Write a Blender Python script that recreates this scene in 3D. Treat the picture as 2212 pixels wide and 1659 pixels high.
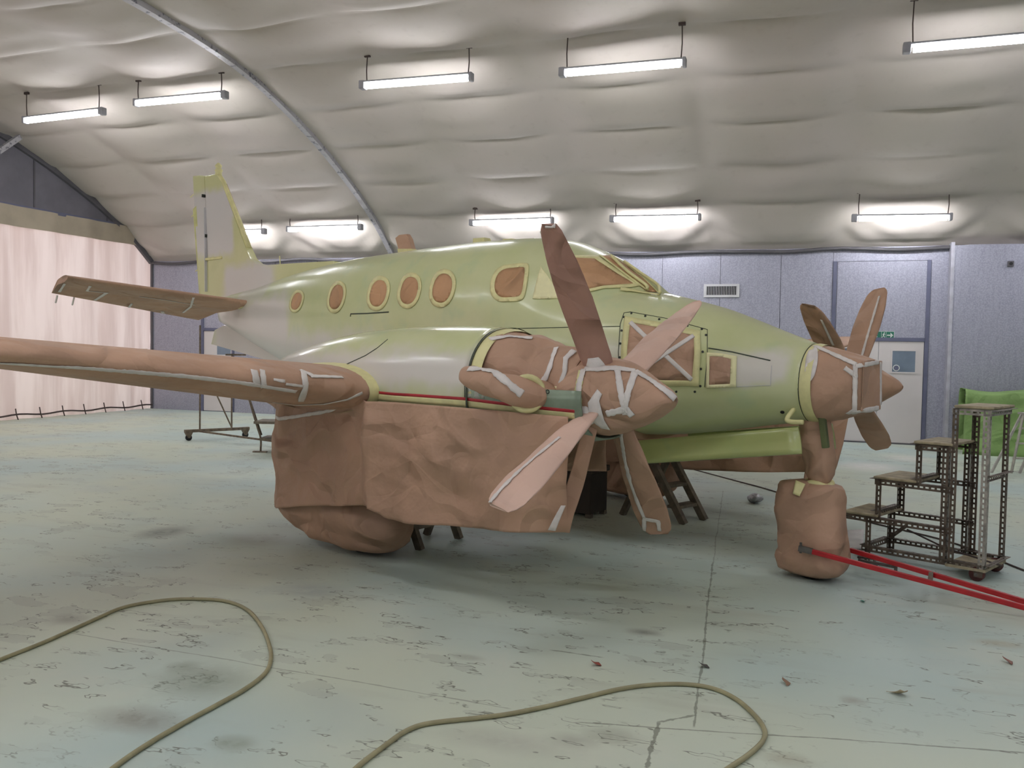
import bpy, bmesh, math, random
import numpy as np
from mathutils import Vector, Matrix, noise
from mathutils.bvhtree import BVHTree
from mathutils.geometry import delaunay_2d_cdt

for o in list(bpy.data.objects):
    bpy.data.objects.remove(o, do_unlink=True)
SC = bpy.context.scene
COL = SC.collection
PI = math.pi
random.seed(7)

# ------------------------------------------------------------------ camera
# solved in the airplane's frame (x forward, y to its left, z up); the room is turned by HEAD
HEAD = math.radians(-23.6315)
CA = np.array([6.4142, -6.5126, 1.7317])
_y, _p, _r = 2.3179, -0.0407, 0.0173
FOC = 1882.383
PW, PH = 2212.0, 1659.0
FW = np.array([math.cos(_y)*math.cos(_p), math.sin(_y)*math.cos(_p), math.sin(_p)])
R0 = np.cross(FW, [0, 0, 1.0]); R0 /= np.linalg.norm(R0)
U0 = np.cross(R0, FW)
RT = math.cos(_r)*R0 + math.sin(_r)*U0
UP = -math.sin(_r)*R0 + math.cos(_r)*U0
ROT = np.array([[math.cos(HEAD), -math.sin(HEAD), 0], [math.sin(HEAD), math.cos(HEAD), 0], [0, 0, 1.0]])
CR = ROT@CA
cam_d = bpy.data.cameras.new('camera')
cam = bpy.data.objects.new('camera', cam_d); COL.objects.link(cam)
cam_d.sensor_width = 36.0
cam_d.lens = FOC/PW*36.0
cam_d.clip_start = 0.05
_m = np.eye(4)
_m[:3, 0] = ROT@RT; _m[:3, 1] = ROT@UP; _m[:3, 2] = -(ROT@FW); _m[:3, 3] = CR
cam.matrix_world = Matrix(_m.tolist())
SC.camera = cam

# ------------------------------------------------------------------ world, exposure
world = bpy.data.worlds.new('daylight'); SC.world = world
world.use_nodes = True
wb = world.node_tree.nodes['Background']
wb.inputs[0].default_value = (1.0, 0.90, 0.92, 1)
wb.inputs[1].default_value = 2.3
SC.view_settings.view_transform = 'Standard'
SC.view_settings.look = 'None'
SC.view_settings.exposure = -0.12
SC.view_settings.gamma = 1.0
SC.view_settings.use_curve_mapping = False
LAMP_POWER = 56.0
SC.cycles.max_bounces = 4
SC.cycles.use_light_tree = False
SC.cycles.adaptive_threshold = 0.12
SC.cycles.adaptive_min_samples = 20
SC.cycles.sample_clamp_indirect = 3.0
SC.cycles.light_sampling_threshold = 0.03
SC.cycles.diffuse_bounces = 4
SC.cycles.glossy_bounces = 2
SC.cycles.transmission_bounces = 3
SC.cycles.caustics_reflective = False
SC.cycles.caustics_refractive = False

# ------------------------------------------------------------------ pixel <-> place (airplane frame / room frame)
def aray(u, v):
    return FW + RT*(u-PW/2)/FOC - UP*(v-PH/2)/FOC
def a_z(u, v, z=0.0):
    d = aray(u, v); return CA + d*((z-CA[2])/d[2])
def a_y(u, v, y=0.0):
    d = aray(u, v); return CA + d*((y-CA[1])/d[1])
def a_x(u, v, x=0.0):
    d = aray(u, v); return CA + d*((x-CA[0])/d[0])
def r_z(u, v, z=0.0):
    return ROT@a_z(u, v, z)
def r_ax(ax, val, u, v):
    d = ROT@aray(u, v); return CR + d*((val-CR[ax])/d[ax])

# ------------------------------------------------------------------ materials
def srgb(r, g, b):
    f = lambda c: (c/255/12.92) if c/255 <= 0.04045 else ((c/255+0.055)/1.055)**2.4
    return (f(r), f(g), f(b), 1)

class NT:
    def __init__(s, name):
        s.m = bpy.data.materials.new(name); s.m.use_nodes = True
        s.t = s.m.node_tree; s.n = s.t.nodes
        s.b = s.n['Principled BSDF']
        s.tc = s.n.new('ShaderNodeTexCoord')
        s.co = s.tc.outputs['Object']
        sx = s.n.new('ShaderNodeSeparateXYZ'); s.t.links.new(s.co, sx.inputs[0])
        s.X, s.Y, s.Z = sx.outputs
    def lk(s, a, b):
        if isinstance(a, (int, float)): b.default_value = a
        elif isinstance(a, (tuple, list)): b.default_value = a
        else: s.t.links.new(a, b)
    def math(s, op, a, b=0.0, c=None, clamp=False):
        n = s.n.new('ShaderNodeMath'); n.operation = op; n.use_clamp = clamp
        s.lk(a, n.inputs[0]); s.lk(b, n.inputs[1])
        if c is not None: s.lk(c, n.inputs[2])
        return n.outputs[0]
    def noise(s, scale, detail=3, rough=0.55, vec=None, dist=0.0):
        n = s.n.new('ShaderNodeTexNoise'); n.inputs['Scale'].default_value = scale
        n.inputs['Detail'].default_value = detail; n.inputs['Roughness'].default_value = rough
        n.inputs['Distortion'].default_value = dist
        s.lk(vec if vec is not None else s.co, n.inputs['Vector'])
        return n.outputs['Fac']
    def voro(s, scale, feature='DISTANCE_TO_EDGE', vec=None):
        n = s.n.new('ShaderNodeTexVoronoi'); n.feature = feature; n.inputs['Scale'].default_value = scale
        s.lk(vec if vec is not None else s.co, n.inputs['Vector'])
        return n.outputs[0]
    def mapping(s, scale=(1, 1, 1), loc=(0, 0, 0), rot=(0, 0, 0)):
        n = s.n.new('ShaderNodeMapping'); n.inputs['Scale'].default_value = scale
        n.inputs['Location'].default_value = loc; n.inputs['Rotation'].default_value = rot
        s.t.links.new(s.co, n.inputs['Vector']); return n.outputs[0]
    def ramp(s, v, lo, hi):      # smooth 0..1
        n = s.n.new('ShaderNodeMapRange'); n.interpolation_type = 'SMOOTHSTEP'
        s.lk(v, n.inputs[0]); s.lk(lo, n.inputs[1]); s.lk(hi, n.inputs[2])
        return n.outputs[0]
    def band(s, v, lo, hi, w):   # 1 inside lo..hi
        return s.math('MULTIPLY', s.ramp(v, lo-w, lo+w), s.math('SUBTRACT', 1.0, s.ramp(v, hi-w, hi+w)))
    def mix(s, fac, a, b, mode='MIX'):
        n = s.n.new('ShaderNodeMix'); n.data_type = 'RGBA'; n.blend_type = mode
        s.lk(fac, n.inputs[0]); s.lk(a, n.inputs[6]); s.lk(b, n.inputs[7])
        return n.outputs[2]
    def bump(s, h, strength, dist):
        n = s.n.new('ShaderNodeBump'); n.inputs['Strength'].default_value = strength
        n.inputs['Distance'].default_value = dist
        s.lk(h, n.inputs['Height']); s.lk(n.outputs[0], s.b.inputs['Normal'])
    def col(s, c): s.lk(c, s.b.inputs['Base Color'])
    def set(s, rough=0.5, metal=0.0, spec=None):
        s.lk(rough, s.b.inputs['Roughness']); s.b.inputs['Metallic'].default_value = metal
        if spec is not None: s.b.inputs['Specular IOR Level'].default_value = spec
        return s.m

def simple(name, c, rough=0.5, metal=0.0, var=0.12, scale=6.0, bump=0.0, spec=None):
    t = NT(name)
    f = t.noise(scale, 4)
    d = tuple(x*(1-var) for x in c[:3])+(1,); l = tuple(min(1, x*(1+var)) for x in c[:3])+(1,)
    t.col(t.mix(t.ramp(f, 0.3, 0.7), d, l))
    if bump: t.bump(t.noise(scale*5, 3), bump, 0.01)
    return t.set(rough, metal, spec)

def paint_zones(name, base, white, zones, tint=None, rough=0.28):
    """primer paint: soft sprayed patches (each zone: x0,x1,z0,z1,blur) of grey-white undercoat on the primer"""
    t = NT(name)
    n1 = t.math('MULTIPLY', t.math('SUBTRACT', t.noise(2.2, 3), 0.5), 0.34)
    n2 = t.math('MULTIPLY', t.math('SUBTRACT', t.noise(3.1, 3, vec=t.mapping(loc=(7, 3, 1))), 0.5), 0.26)
    x = t.math('ADD', t.X, n1); z = t.math('ADD', t.Z, n2)
    tot = None
    for (x0, x1, z0, z1, w, amt) in zones:
        q = t.math('MULTIPLY', t.math('MULTIPLY', t.band(x, x0, x1, w), t.band(z, z0, z1, w)), amt)
        tot = q if tot is None else t.math('MAXIMUM', tot, q)
    g = t.mix(t.ramp(t.noise(1.7, 4, 0.6), 0.3, 0.75), base[0], base[1])
    g = t.mix(t.math('MULTIPLY', t.ramp(t.noise(3.0, 3, vec=t.mapping(loc=(2, 9, 4))), 0.52, 0.75), 0.45), g, base[2])
    c = t.mix(tot, g, white)
    t.col(c)
    t.bump(t.noise(60, 2), 0.04, 0.004)
    t.b.inputs['Coat Weight'].default_value = 0.25
    t.b.inputs['Coat Roughness'].default_value = 0.12
    return t.set(rough)

def paper_mat(name, c, rough=0.62):
    t = NT(name)
    big = t.noise(1.6, 2)
    nz = t.noise(6.0, 3, 0.55)
    d = tuple(x*0.86 for x in c[:3])+(1,); l = tuple(x*1.10 for x in c[:3])+(1,)
    t.col(t.mix(t.ramp(big, 0.3, 0.7), d, l))
    tot = t.math('MULTIPLY', nz, 0.25)
    mk_ = t.noise(1.9, 1, 0.5, vec=t.mapping(loc=(5, 2, 7)))
    for i, (dx, dy, dz, fr) in enumerate(((.75, .25, .6, 1.7), (-.55, .3, .78, 2.3), (.2, -.5, .84, 2.9), (.93, .2, -.3, 2.1), (-.2, .6, .8, 3.7), (.6, .6, -.55, 4.3))):
        dn = t.n.new('ShaderNodeVectorMath'); dn.operation = 'DOT_PRODUCT'; t.lk(t.co, dn.inputs[0]); dn.inputs[1].default_value = (dx*fr, dy*fr, dz*fr)
        pp = t.math('PINGPONG', t.math('ADD', dn.outputs['Value'], t.math('MULTIPLY', mk_, 1.3+.4*i)), 0.5)
        w = t.ramp(mk_, 0.36+.03*i, 0.50+.03*i) if i % 2 else t.math('SUBTRACT', 1.0, t.ramp(mk_, 0.42+.03*i, 0.56+.03*i))
        tot = t.math('ADD', tot, t.math('MULTIPLY', t.math('MULTIPLY', pp, w), 1.6/fr))
    t.bump(tot, 0.7, 0.11)
    return t.set(rough, 0, 0.35)

GREENS = (srgb(198, 204, 150), srgb(207, 210, 164), srgb(174, 195, 156))
UNDER = srgb(220, 213, 207)
M = {}
M['fus'] = paint_zones('primer_fuselage', GREENS, UNDER, [
    (-5.6, -2.85, 1.2, 2.36, 0.14, 0.95), (-3.2, -0.9, 1.0, 1.86, 0.14, 0.9),
    (-4.75, -3.75, 2.2, 3.0, 0.1, 0.6),
    (2.95, 3.5, 1.50, 1.74, 0.06, 0.85), (1.95, 2.35, 1.55, 1.80, 0.09, 0.6), (2.2, 2.3, 1.4, 1.9, .1, .3)])
M['nac'] = paint_zones('primer_nacelle', GREENS, UNDER, [
    (-1.5, 0.25, 1.0, 2.2, 0.2, 0.75), (-0.5, 2.2, 1.42, 1.70, 0.09, 0.9)], rough=0.22)
M['fin'] = paint_zones('primer_fin', (srgb(206, 206, 150), srgb(213, 212, 160), srgb(200, 200, 142)), srgb(216, 211, 208), [
    (-6.4, -5.05, 3.02, 3.98, 0.08, 0.95), (-5.3, -4.0, 2.2, 2.85, 0.10, 0.9)])
M['green'] = paint_zones('primer_door', (srgb(176, 186, 120), srgb(186, 192, 128), srgb(160, 178, 128)), UNDER, [(9, 10, 9, 10, .1, 0)])
M['trimtab'] = simple('primer_yellow', srgb(206, 206, 140), 0.45)
M['cowl'] = simple('cowl_grey_green', srgb(128, 142, 122), 0.35, 0.2)
M['paper'] = paper_mat('kraft_paper', srgb(188, 152, 127))
M['paper_pale'] = paper_mat('kraft_paper_pale', srgb(214, 182, 164))
M['paper_win'] = paper_mat('kraft_paper_window', srgb(192, 150, 112))
M['wtape'] = simple('white_tape', srgb(224, 217, 211), 0.55, 0, 0.08, 12)
M['ytape'] = simple('yellow_tape', srgb(222, 216, 158), 0.5, 0, 0.08, 9)
M['ypaper'] = simple('pale_yellow_film', srgb(238, 233, 182), 0.5, 0, 0.06, 9)
M['rtape'] = simple('red_tape', srgb(170, 40, 48), 0.45)
M['black'] = simple('dark_rubber', srgb(28, 28, 30), 0.7)
M['line'] = simple('panel_gap', srgb(62, 70, 56), 0.7)
M['rivet'] = simple('rivet_hole', srgb(35, 40, 35), 0.5)
M['steel'] = simple('grey_steel', srgb(108, 104, 98), 0.5, 0.6, 0.25, 20)
M['angle'] = simple('slotted_steel', srgb(104, 92, 80), 0.55, 0.35, 0.35, 14)
M['angle_pale'] = simple('slotted_steel_pale', srgb(168, 162, 152), 0.5, 0.3, 0.3, 18)
M['board'] = simple('paint_spattered_board', srgb(168, 156, 128), 0.7, 0, 0.25, 12, 0.2)
M['wood'] = simple('worn_wood', srgb(118, 108, 92), 0.7, 0, 0.25, 14, 0.2)
M['rusty'] = simple('rusty_tube', srgb(120, 106, 90), 0.6, 0.4, 0.3, 18)
M['red'] = simple('red_paint', srgb(176, 30, 36), 0.4, 0, 0.15, 8)
M['caster'] = simple('caster_red', srgb(96, 52, 48), 0.6, 0, 0.3, 20)
M['white_paint'] = simple('white_door_paint', srgb(214, 208, 206), 0.45, 0, 0.03, 1.5)
M['blueframe'] = simple('blue_grey_frame', srgb(98, 101, 124), 0.5, 0, 0.08, 4)
M['glass'] = simple('wired_glass', srgb(120, 134, 150), 0.15, 0, 0.1, 3)
M['sign_g'] = simple('sign_green', srgb(36, 110, 88), 0.4, 0, 0.05)
M['sign_w'] = simple('sign_white', srgb(225, 230, 225), 0.4, 0, 0.03)
M['lampcap'] = simple('lamp_grey_plastic', srgb(168, 168, 174), 0.5)
M['cord'] = simple('dark_cord', srgb(74, 62, 58), 0.8)
M['vent_w'] = simple('vent_white', srgb(206, 206, 208), 0.5, 0, 0.03)
M['hose'] = simple('hose_rubber', srgb(158, 152, 118), 0.55, 0, 0.12, 10)
M['tarp'] = paper_mat('green_tarp', srgb(138, 170, 104), 0.6)
M['foil'] = simple('crumpled_foil', srgb(170, 170, 172), 0.35, 0.5, 0.3, 30, 0.5)
M['litter'] = simple('white_litter', srgb(216, 212, 208), 0.6)
M['alu'] = simple('aluminium_tube', srgb(186, 182, 172), 0.4, 0.4, 0.15, 15)

def emis(name, c, st):
    m = bpy.data.materials.new(name); m.use_nodes = True; t = m.node_tree
    for n in list(t.nodes): t.nodes.remove(n)
    o = t.nodes.new('ShaderNodeOutputMaterial'); e = t.nodes.new('ShaderNodeEmission')
    e.inputs[0].default_value = c; e.inputs[1].default_value = st
    t.links.new(e.outputs[0], o.inputs[0]); return m
M['tube'] = emis('lamp_diffuser', (0.95, 0.95, 1.0, 1), LAMP_POWER)

# ceiling liner fabric
t = NT('ceiling_liner')
f = t.noise(0.45, 2); g = t.noise(5.0, 2, 0.6)
c = t.mix(t.ramp(f, 0.3, 0.7), srgb(194, 187, 177), srgb(202, 193, 186))
c = t.mix(t.math('MULTIPLY', t.ramp(g, 0.55, 0.8), 0.15), c, srgb(160, 150, 140))
t.col(c)
M['liner'] = t.set(0.6, 0, 0.25)
# galvanised wall panel
t = NT('wall_panel')
st = t.noise(3.0, 4, 0.6, vec=t.mapping(scale=(7, 7, 0.8)))
fine = t.noise(38, 3, 0.75)
c = t.mix(t.ramp(st, 0.25, 0.8), srgb(150, 151, 166), srgb(163, 164, 178))
c = t.mix(t.math('MULTIPLY', t.ramp(fine, 0.42, 0.62), 0.55), c, srgb(188, 189, 202))
t.col(c); M['wallp'] = t.set(0.42, 0.25, 0.4)
M['gable'] = simple('gable_panel', srgb(112, 110, 118), 0.6, 0.1, 0.10, 2)
M['archtrim'] = simple('arch_trim', srgb(96, 94, 98), 0.6, 0.2, 0.1, 3)
t = NT('rib_paint')
f = t.noise(9, 4, 0.6, vec=t.mapping(scale=(1, 1, 1)))
c = t.mix(t.ramp(f, 0.55, 0.66), srgb(182, 180, 184), srgb(110, 110, 118))
t.col(c); M['rib'] = t.set(0.5, 0.2)
# translucent curtain
t = NT('curtain_fabric')
f = t.noise(1.0, 4, 0.6, vec=t.mapping(scale=(1, 2.2, 0.22)))  # vertical streaks: shading of the folds painted into the fabric colour
cc = t.mix(t.ramp(f, 0.35, 0.65), srgb(212, 196, 190), srgb(234, 222, 217))
t.col(cc); t.set(0.7, 0, 0.2)
tr = t.n.new('ShaderNodeBsdfTranslucent'); t.lk(cc, tr.inputs[0])
mx = t.n.new('ShaderNodeMixShader'); mx.inputs[0].default_value = 0.30
out = [n for n in t.n if n.type == 'OUTPUT_MATERIAL'][0]
t.t.links.new(t.b.outputs[0], mx.inputs[1]); t.t.links.new(tr.outputs[0], mx.inputs[2]); t.t.links.new(mx.outputs[0], out.inputs[0])
M['curtain'] = t.m
M['valance'] = simple('valance_fabric', srgb(176, 164, 144), 0.7, 0, 0.08, 2)

# ------------------------------------------------------------------ mesh helpers
def link(name, me, mat, parent=None, smooth=True):
    o = bpy.data.objects.new(name, me); COL.objects.link(o)
    if mat is not None and not me.materials: me.materials.append(mat)
    if smooth:
        me.polygons.foreach_set('use_smooth', [True]*len(me.polygons))
    if parent is not None: o.parent = parent
    return o
def mk(name, vs, fs, mat, parent=None, smooth=True):
    me = bpy.data.meshes.new(name)
    me.from_pydata([tuple(map(float, v)) for v in vs], [], fs); me.update()
    return link(name, me, mat, parent, smooth)
def tag(o, label=None, cat=None, group=None, kind=None):
    if label: o['label'] = label
    if cat: o['category'] = cat
    if group: o['group'] = group
    if kind: o['kind'] = kind
    return o
def empty(name, loc=(0, 0, 0), rz=0.0, parent=None):
    o = bpy.data.objects.new(name, None); COL.objects.link(o)
    o.location = tuple(map(float, loc)); o.rotation_euler = (0, 0, rz); o.empty_display_size = 0.2
    if parent is not None: o.parent = parent
    return o
class MB:
    """collects shapes for one mesh"""
    def __init__(s): s.v = []; s.f = []
    def add(s, vs, fs):
        k = len(s.v); s.v += [tuple(map(float, v)) for v in vs]; s.f += [tuple(i+k for i in f) for f in fs]; return s
    def box(s, x0, x1, y0, y1, z0, z1):
        return s.add([(x0, y0, z0), (x1, y0, z0), (x1, y1, z0), (x0, y1, z0), (x0, y0, z1), (x1, y0, z1), (x1, y1, z1), (x0, y1, z1)],
                     [(3, 2, 1, 0), (4, 5, 6, 7), (0, 1, 5, 4), (1, 2, 6, 5), (2, 3, 7, 6), (3, 0, 4, 7)])
    def bar(s, a, b, w, h, up=(0, 0, 1)):
        a = np.array(a, float); b = np.array(b, float); d = b-a; d /= np.linalg.norm(d)
        up = np.array(up, float)
        if abs(d@up) > 0.98: up = np.array([0, 1.0, 0])
        r = np.cross(d, up); r /= np.linalg.norm(r); u = np.cross(r, d)
        vs = []
        for p in (a, b):
            for (i, j) in ((-1, -1), (1, -1), (1, 1), (-1, 1)): vs.append(p+r*i*w/2+u*j*h/2)
        return s.add(vs, [(0, 1, 2, 3), (7, 6, 5, 4), (0, 4, 5, 1), (1, 5, 6, 2), (2, 6, 7, 3), (3, 7, 4, 0)])
    def tube(s, pts, rad, n=10, cap=True):
        pts = [np.array(p, float) for p in pts]
        rads = rad if isinstance(rad, (list, tuple)) else [rad]*len(pts)
        k = len(s.v); prev = None; rings = []
        for i, p in enumerate(pts):
            d = pts[min(i+1, len(pts)-1)]-pts[max(i-1, 0)]; d /= (np.linalg.norm(d)+1e-12)
            if prev is None:
                a = np.array([0, 0, 1.0]) if abs(d[2]) < 0.9 else np.array([1.0, 0, 0])
                r = np.cross(d, a)
            else:
                r = prev-d*(prev@d)
            r /= np.linalg.norm(r); prev = r; u = np.cross(d, r)
            rings.append([p+rads[i]*(math.cos(2*PI*j/n)*r+math.sin(2*PI*j/n)*u) for j in range(n)])
        vs = [q for r in rings for q in r]; fs = []
        for i in range(len(pts)-1):
            for j in range(n):
                fs.append((i*n+j, i*n+(j+1) % n, (i+1)*n+(j+1) % n, (i+1)*n+j))
        if cap:
            fs.append(tuple(range(n-1, -1, -1))); fs.append(tuple(range((len(pts)-1)*n, len(pts)*n)))
        return s.add(vs, fs)
    def prism(s, poly, axis, lo, hi):
        """polygon in the two other axes extruded along axis (0,1,2)"""
        n = len(poly); vs = []
        for q in (lo, hi):
            for (a, b) in poly:
                vs.append({0: (q, a, b), 1: (a, q, b), 2: (a, b, q)}[axis])
        fs = [tuple(range(n)), tuple(range(2*n-1, n-1, -1))]
        for i in range(n): fs.append((i, i+n, (i+1) % n+n, (i+1) % n))
        return s.add(vs, fs)
    def build(s, name, mat, parent=None, smooth=False, bevel=0.0):
        o = mk(name, s.v, s.f, mat, parent, smooth)
        bm = bmesh.new(); bm.from_mesh(o.data); bmesh.ops.recalc_face_normals(bm, faces=bm.faces); bm.to_mesh(o.data); bm.free()
        if bevel:
            m = o.modifiers.new('b', 'BEVEL'); m.width = bevel; m.segments = 2; m.limit_method = 'ANGLE'
        return o
def grid_faces(nu, nv, closed=False):
    fs = []
    for i in range(nu-1):
        for j in range(nv-1 if not closed else nv):
            j2 = (j+1) % nv
            fs.append((i*nv+j, i*nv+j2, (i+1)*nv+j2, (i+1)*nv+j))
    return fs
def pchip(xs, ys):
    xs = np.array(xs, float); ys = np.array(ys, float)
    h = np.diff(xs); d = np.diff(ys)/h; m = np.zeros(len(xs)); m[0] = d[0]; m[-1] = d[-1]
    for i in range(1, len(xs)-1):
        if d[i-1]*d[i] > 0:
            w1 = 2*h[i]+h[i-1]; w2 = h[i]+2*h[i-1]; m[i] = (w1+w2)/(w1/d[i-1]+w2/d[i])
    def f(x):
        x = min(max(x, xs[0]), xs[-1]); i = min(int(np.searchsorted(xs, x, 'right'))-1, len(xs)-2); i = max(i, 0)
        t = (x-xs[i])/h[i]
        return ((1+2*t)*(1-t)**2*ys[i]+t*(1-t)**2*h[i]*m[i]+t*t*(3-2*t)*ys[i+1]+t*t*(t-1)*h[i]*m[i+1])
    return f
def spline(pts, n=8):
    pts = [np.array(p, float) for p in pts]; out = []
    P = [2*pts[0]-pts[1]]+pts+[2*pts[-1]-pts[-2]]
    for i in range(1, len(P)-2):
        for k in range(n):
            t = k/n; a, b, c, d = P[i-1], P[i], P[i+1], P[i+2]
            out.append(0.5*((2*b)+(c-a)*t+(2*a-5*b+4*c-d)*t*t+(3*b-a-3*c+d)*t**3))
    out.append(pts[-1]); return out
CREASE = [(.8, .3, .5, .42, .1), (-.5, .4, .75, .55, .6), (.3, -.6, .85, .37, .3), (.95, .1, -.3, .61, .8), (.1, .2, 1.0, .48, .45)]
def crumple(p, s=1.0, seed=0.0):
    q = Vector((p[0]*s+seed, p[1]*s-seed, p[2]*s+2*seed))
    a = 1-abs(noise.noise(q))*2; b = 1-abs(noise.noise(q*2.3+Vector((5, 1, 2))))*2
    w = 0.35*noise.noise(q*0.7+Vector((3, 8, 1)))
    c = 0.0
    for (dx, dy, dz, fr, ph) in CREASE:
        f = (q.x*dx+q.y*dy+q.z*dz)*fr+ph+w
        c += abs((f % 1.0)-0.5)
    return 0.40*a+0.20*b+6.0*(c/len(CREASE)-0.25)-0.15
def bvh_of(*objs):
    vs = []; fs = []
    for o in objs:
        k = len(vs); vs += [v.co.copy() for v in o.data.vertices]; fs += [tuple(i+k for i in p.vertices) for p in o.data.polygons]
    return BVHTree.FromPolygons(vs, fs)
def cast(bvh, u, v):
    d = Vector(aray(u, v)).normalized()
    h = bvh.ray_cast(Vector(CA), d)
    if h[0] is None: return None, None
    n = h[1].normalized()
    if n.dot(d) > 0: n = -n
    return h[0], n
def dens(poly, step):
    out = []
    for i in range(len(poly)):
        a = np.array(poly[i], float); b = np.array(poly[(i+1) % len(poly)], float)
        k = max(1, int(np.linalg.norm(b-a)/step))
        for j in range(k): out.append(a+(b-a)*j/k)
    return out
def inside(p, poly):
    c = False; n = len(poly)
    for i in range(n):
        x1, y1 = poly[i]; x2, y2 = poly[(i+1) % n]
        if (y1 > p[1]) != (y2 > p[1]) and p[0] < (x2-x1)*(p[1]-y1)/(y2-y1)+x1: c = not c
    return c
def patch(name, poly, bvh, mat, parent, off=0.006, step=8, hole=None, thick=0.004, jitter=0.0):
    """sheet stuck on a real surface; outline (and hole) traced on the surface through the camera"""
    b = dens(poly, step); pts = list(b); edges = [(i, (i+1) % len(b)) for i in range(len(b))]
    if hole:
        hb = dens(hole, step); k = len(pts); pts += hb; edges += [(k+i, k+(i+1) % len(hb)) for i in range(len(hb))]
    xs = [p[0] for p in poly]; ys = [p[1] for p in poly]
    x = min(xs)+step/2
    while x < max(xs):
        y = min(ys)+step/2
        while y < max(ys):
            if inside((x, y), [tuple(q) for q in poly]) and not (hole and inside((x, y), [tuple(q) for q in hole])):
                if min((x-q[0])**2+(y-q[1])**2 for q in pts[:len(b)]) > (step*0.45)**2: pts.append(np.array((x, y)))
            y += step
        x += step
    r = delaunay_2d_cdt([Vector((p[0], p[1])) for p in pts], edges, [], 1, 0.01)
    vv = r[0]; ff = r[2]
    out = []; ok = []
    for p in vv:
        q, n = cast(bvh, p[0], p[1])
        if q is None: out.append((0, 0, 0)); ok.append(False)
        else:
            e = off + (jitter*crumple(q, 6) if jitter else 0); out.append(q+n*e); ok.append(True)
    fs = []
    for f in ff:
        if not all(ok[i] for i in f): continue
        cpt = sum((np.array(vv[i]) for i in f))/len(f)
        if hole and inside(tuple(cpt), [tuple(q) for q in hole]): continue
        fs.append(tuple(f))
    used = sorted({i for f in fs for i in f}); mp = {u: i for i, u in enumerate(used)}
    o = mk(name, [out[i] for i in used], [tuple(mp[i] for i in f) for f in fs], mat, parent)
    if thick:
        m = o.modifiers.new('s', 'SOLIDIFY'); m.thickness = thick; m.offset = 0
    return o
def strip(name, px, width, bvh, mat, parent, off=0.008, step=6, closed=False, ragged=0.0):
    """strip of tape along a line on a surface"""
    pl = [np.array(p, float) for p in px]
    if closed: pl = pl+[pl[0]]
    line = []
    for a, b in zip(pl[:-1], pl[1:]):
        k = max(1, int(np.linalg.norm(b-a)/step))
        for j in range(k): line.append(a+(b-a)*j/k)
    line.append(pl[-1])
    P = []
    for p in line:
        q, n = cast(bvh, p[0], p[1])
        if q is not None: P.append((q, n))
    if len(P) < 2: return None
    vs = []
    for i, (q, n) in enumerate(P):
        tdir = P[min(i+1, len(P)-1)][0]-P[max(i-1, 0)][0]
        if tdir.length < 1e-9: tdir = Vector((1, 0, 0))
        s = tdir.normalized().cross(n).normalized()
        w = width/2*(1+ragged*(random.random()-0.5))
        for k in (-1, -0.33, 0.33, 1):
            e = q+s*(k*w); h = bvh.find_nearest(e, 0.15)
            if h[0] is not None:
                hn = h[1].normalized()
                if hn.dot(n) < 0: hn = -hn
                e = h[0]+hn*off
            else: e = e+n*off
            vs.append(e)
    o = mk(name, vs, grid_faces(len(P), 4), mat, parent)
    m = o.modifiers.new('s', 'SOLIDIFY'); m.thickness = 0.003; m.offset = 0
    return o
def ellipse(cx, cy, rx, ry, rot=0, n=28, sup=2.0):
    out = []
    for i in range(n):
        a = 2*PI*i/n; c, s = math.cos(a), math.sin(a)
        x = rx*math.copysign(abs(c)**(2/sup), c); y = ry*math.copysign(abs(s)**(2/sup), s)
        out.append((cx+x*math.cos(rot)-y*math.sin(rot), cy+x*math.sin(rot)+y*math.cos(rot)))
    return out
def solid(o, th, off=0.0):
    m = o.modifiers.new('s', 'SOLIDIFY'); m.thickness = th; m.offset = off; return o

# ================================================================== THE HANGAR
XL, XR, YB, YF = -13.148, 12.0, 9.901, -9.9
VY = [0, 1.7, 2.5, 3.57, 4.3, 5.14, 6.47, 7.54, 8.44, 9.3, 9.95]
VZ = [6.70, 6.66, 6.62, 6.53, 6.42, 6.22, 5.78, 5.33, 4.88, 4.34, 3.82]
vault = pchip(VY, VZ)

# ---- floor: painted concrete, worn, stained, with joints
t = NT('painted_concrete')
n1 = t.noise(0.35, 2, 0.6); n2 = t.noise(1.3, 4, 0.62); n3 = t.noise(9, 3, 0.65)
c = t.mix(t.ramp(n1, 0.35, 0.68), srgb(206, 214, 194), srgb(190, 208, 202))
c = t.mix(t.math('MULTIPLY', t.ramp(n2, 0.5, 0.75), 0.4), c, srgb(216, 218, 202))
c = t.mix(t.math('MULTIPLY', t.ramp(t.noise(0.9, 2, 0.6, vec=t.mapping(loc=(4, 8, 0))), 0.55, 0.75), 0.4), c, srgb(180, 194, 190))
# streaky traffic dirt
sk = t.noise(1.2, 3, 0.6, vec=t.mapping(scale=(0.5, 2.2, 1), rot=(0, 0, 0.25)))
c = t.mix(t.math('MULTIPLY', t.ramp(sk, 0.56, 0.78), 0.35), c, srgb(170, 172, 156))
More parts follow.
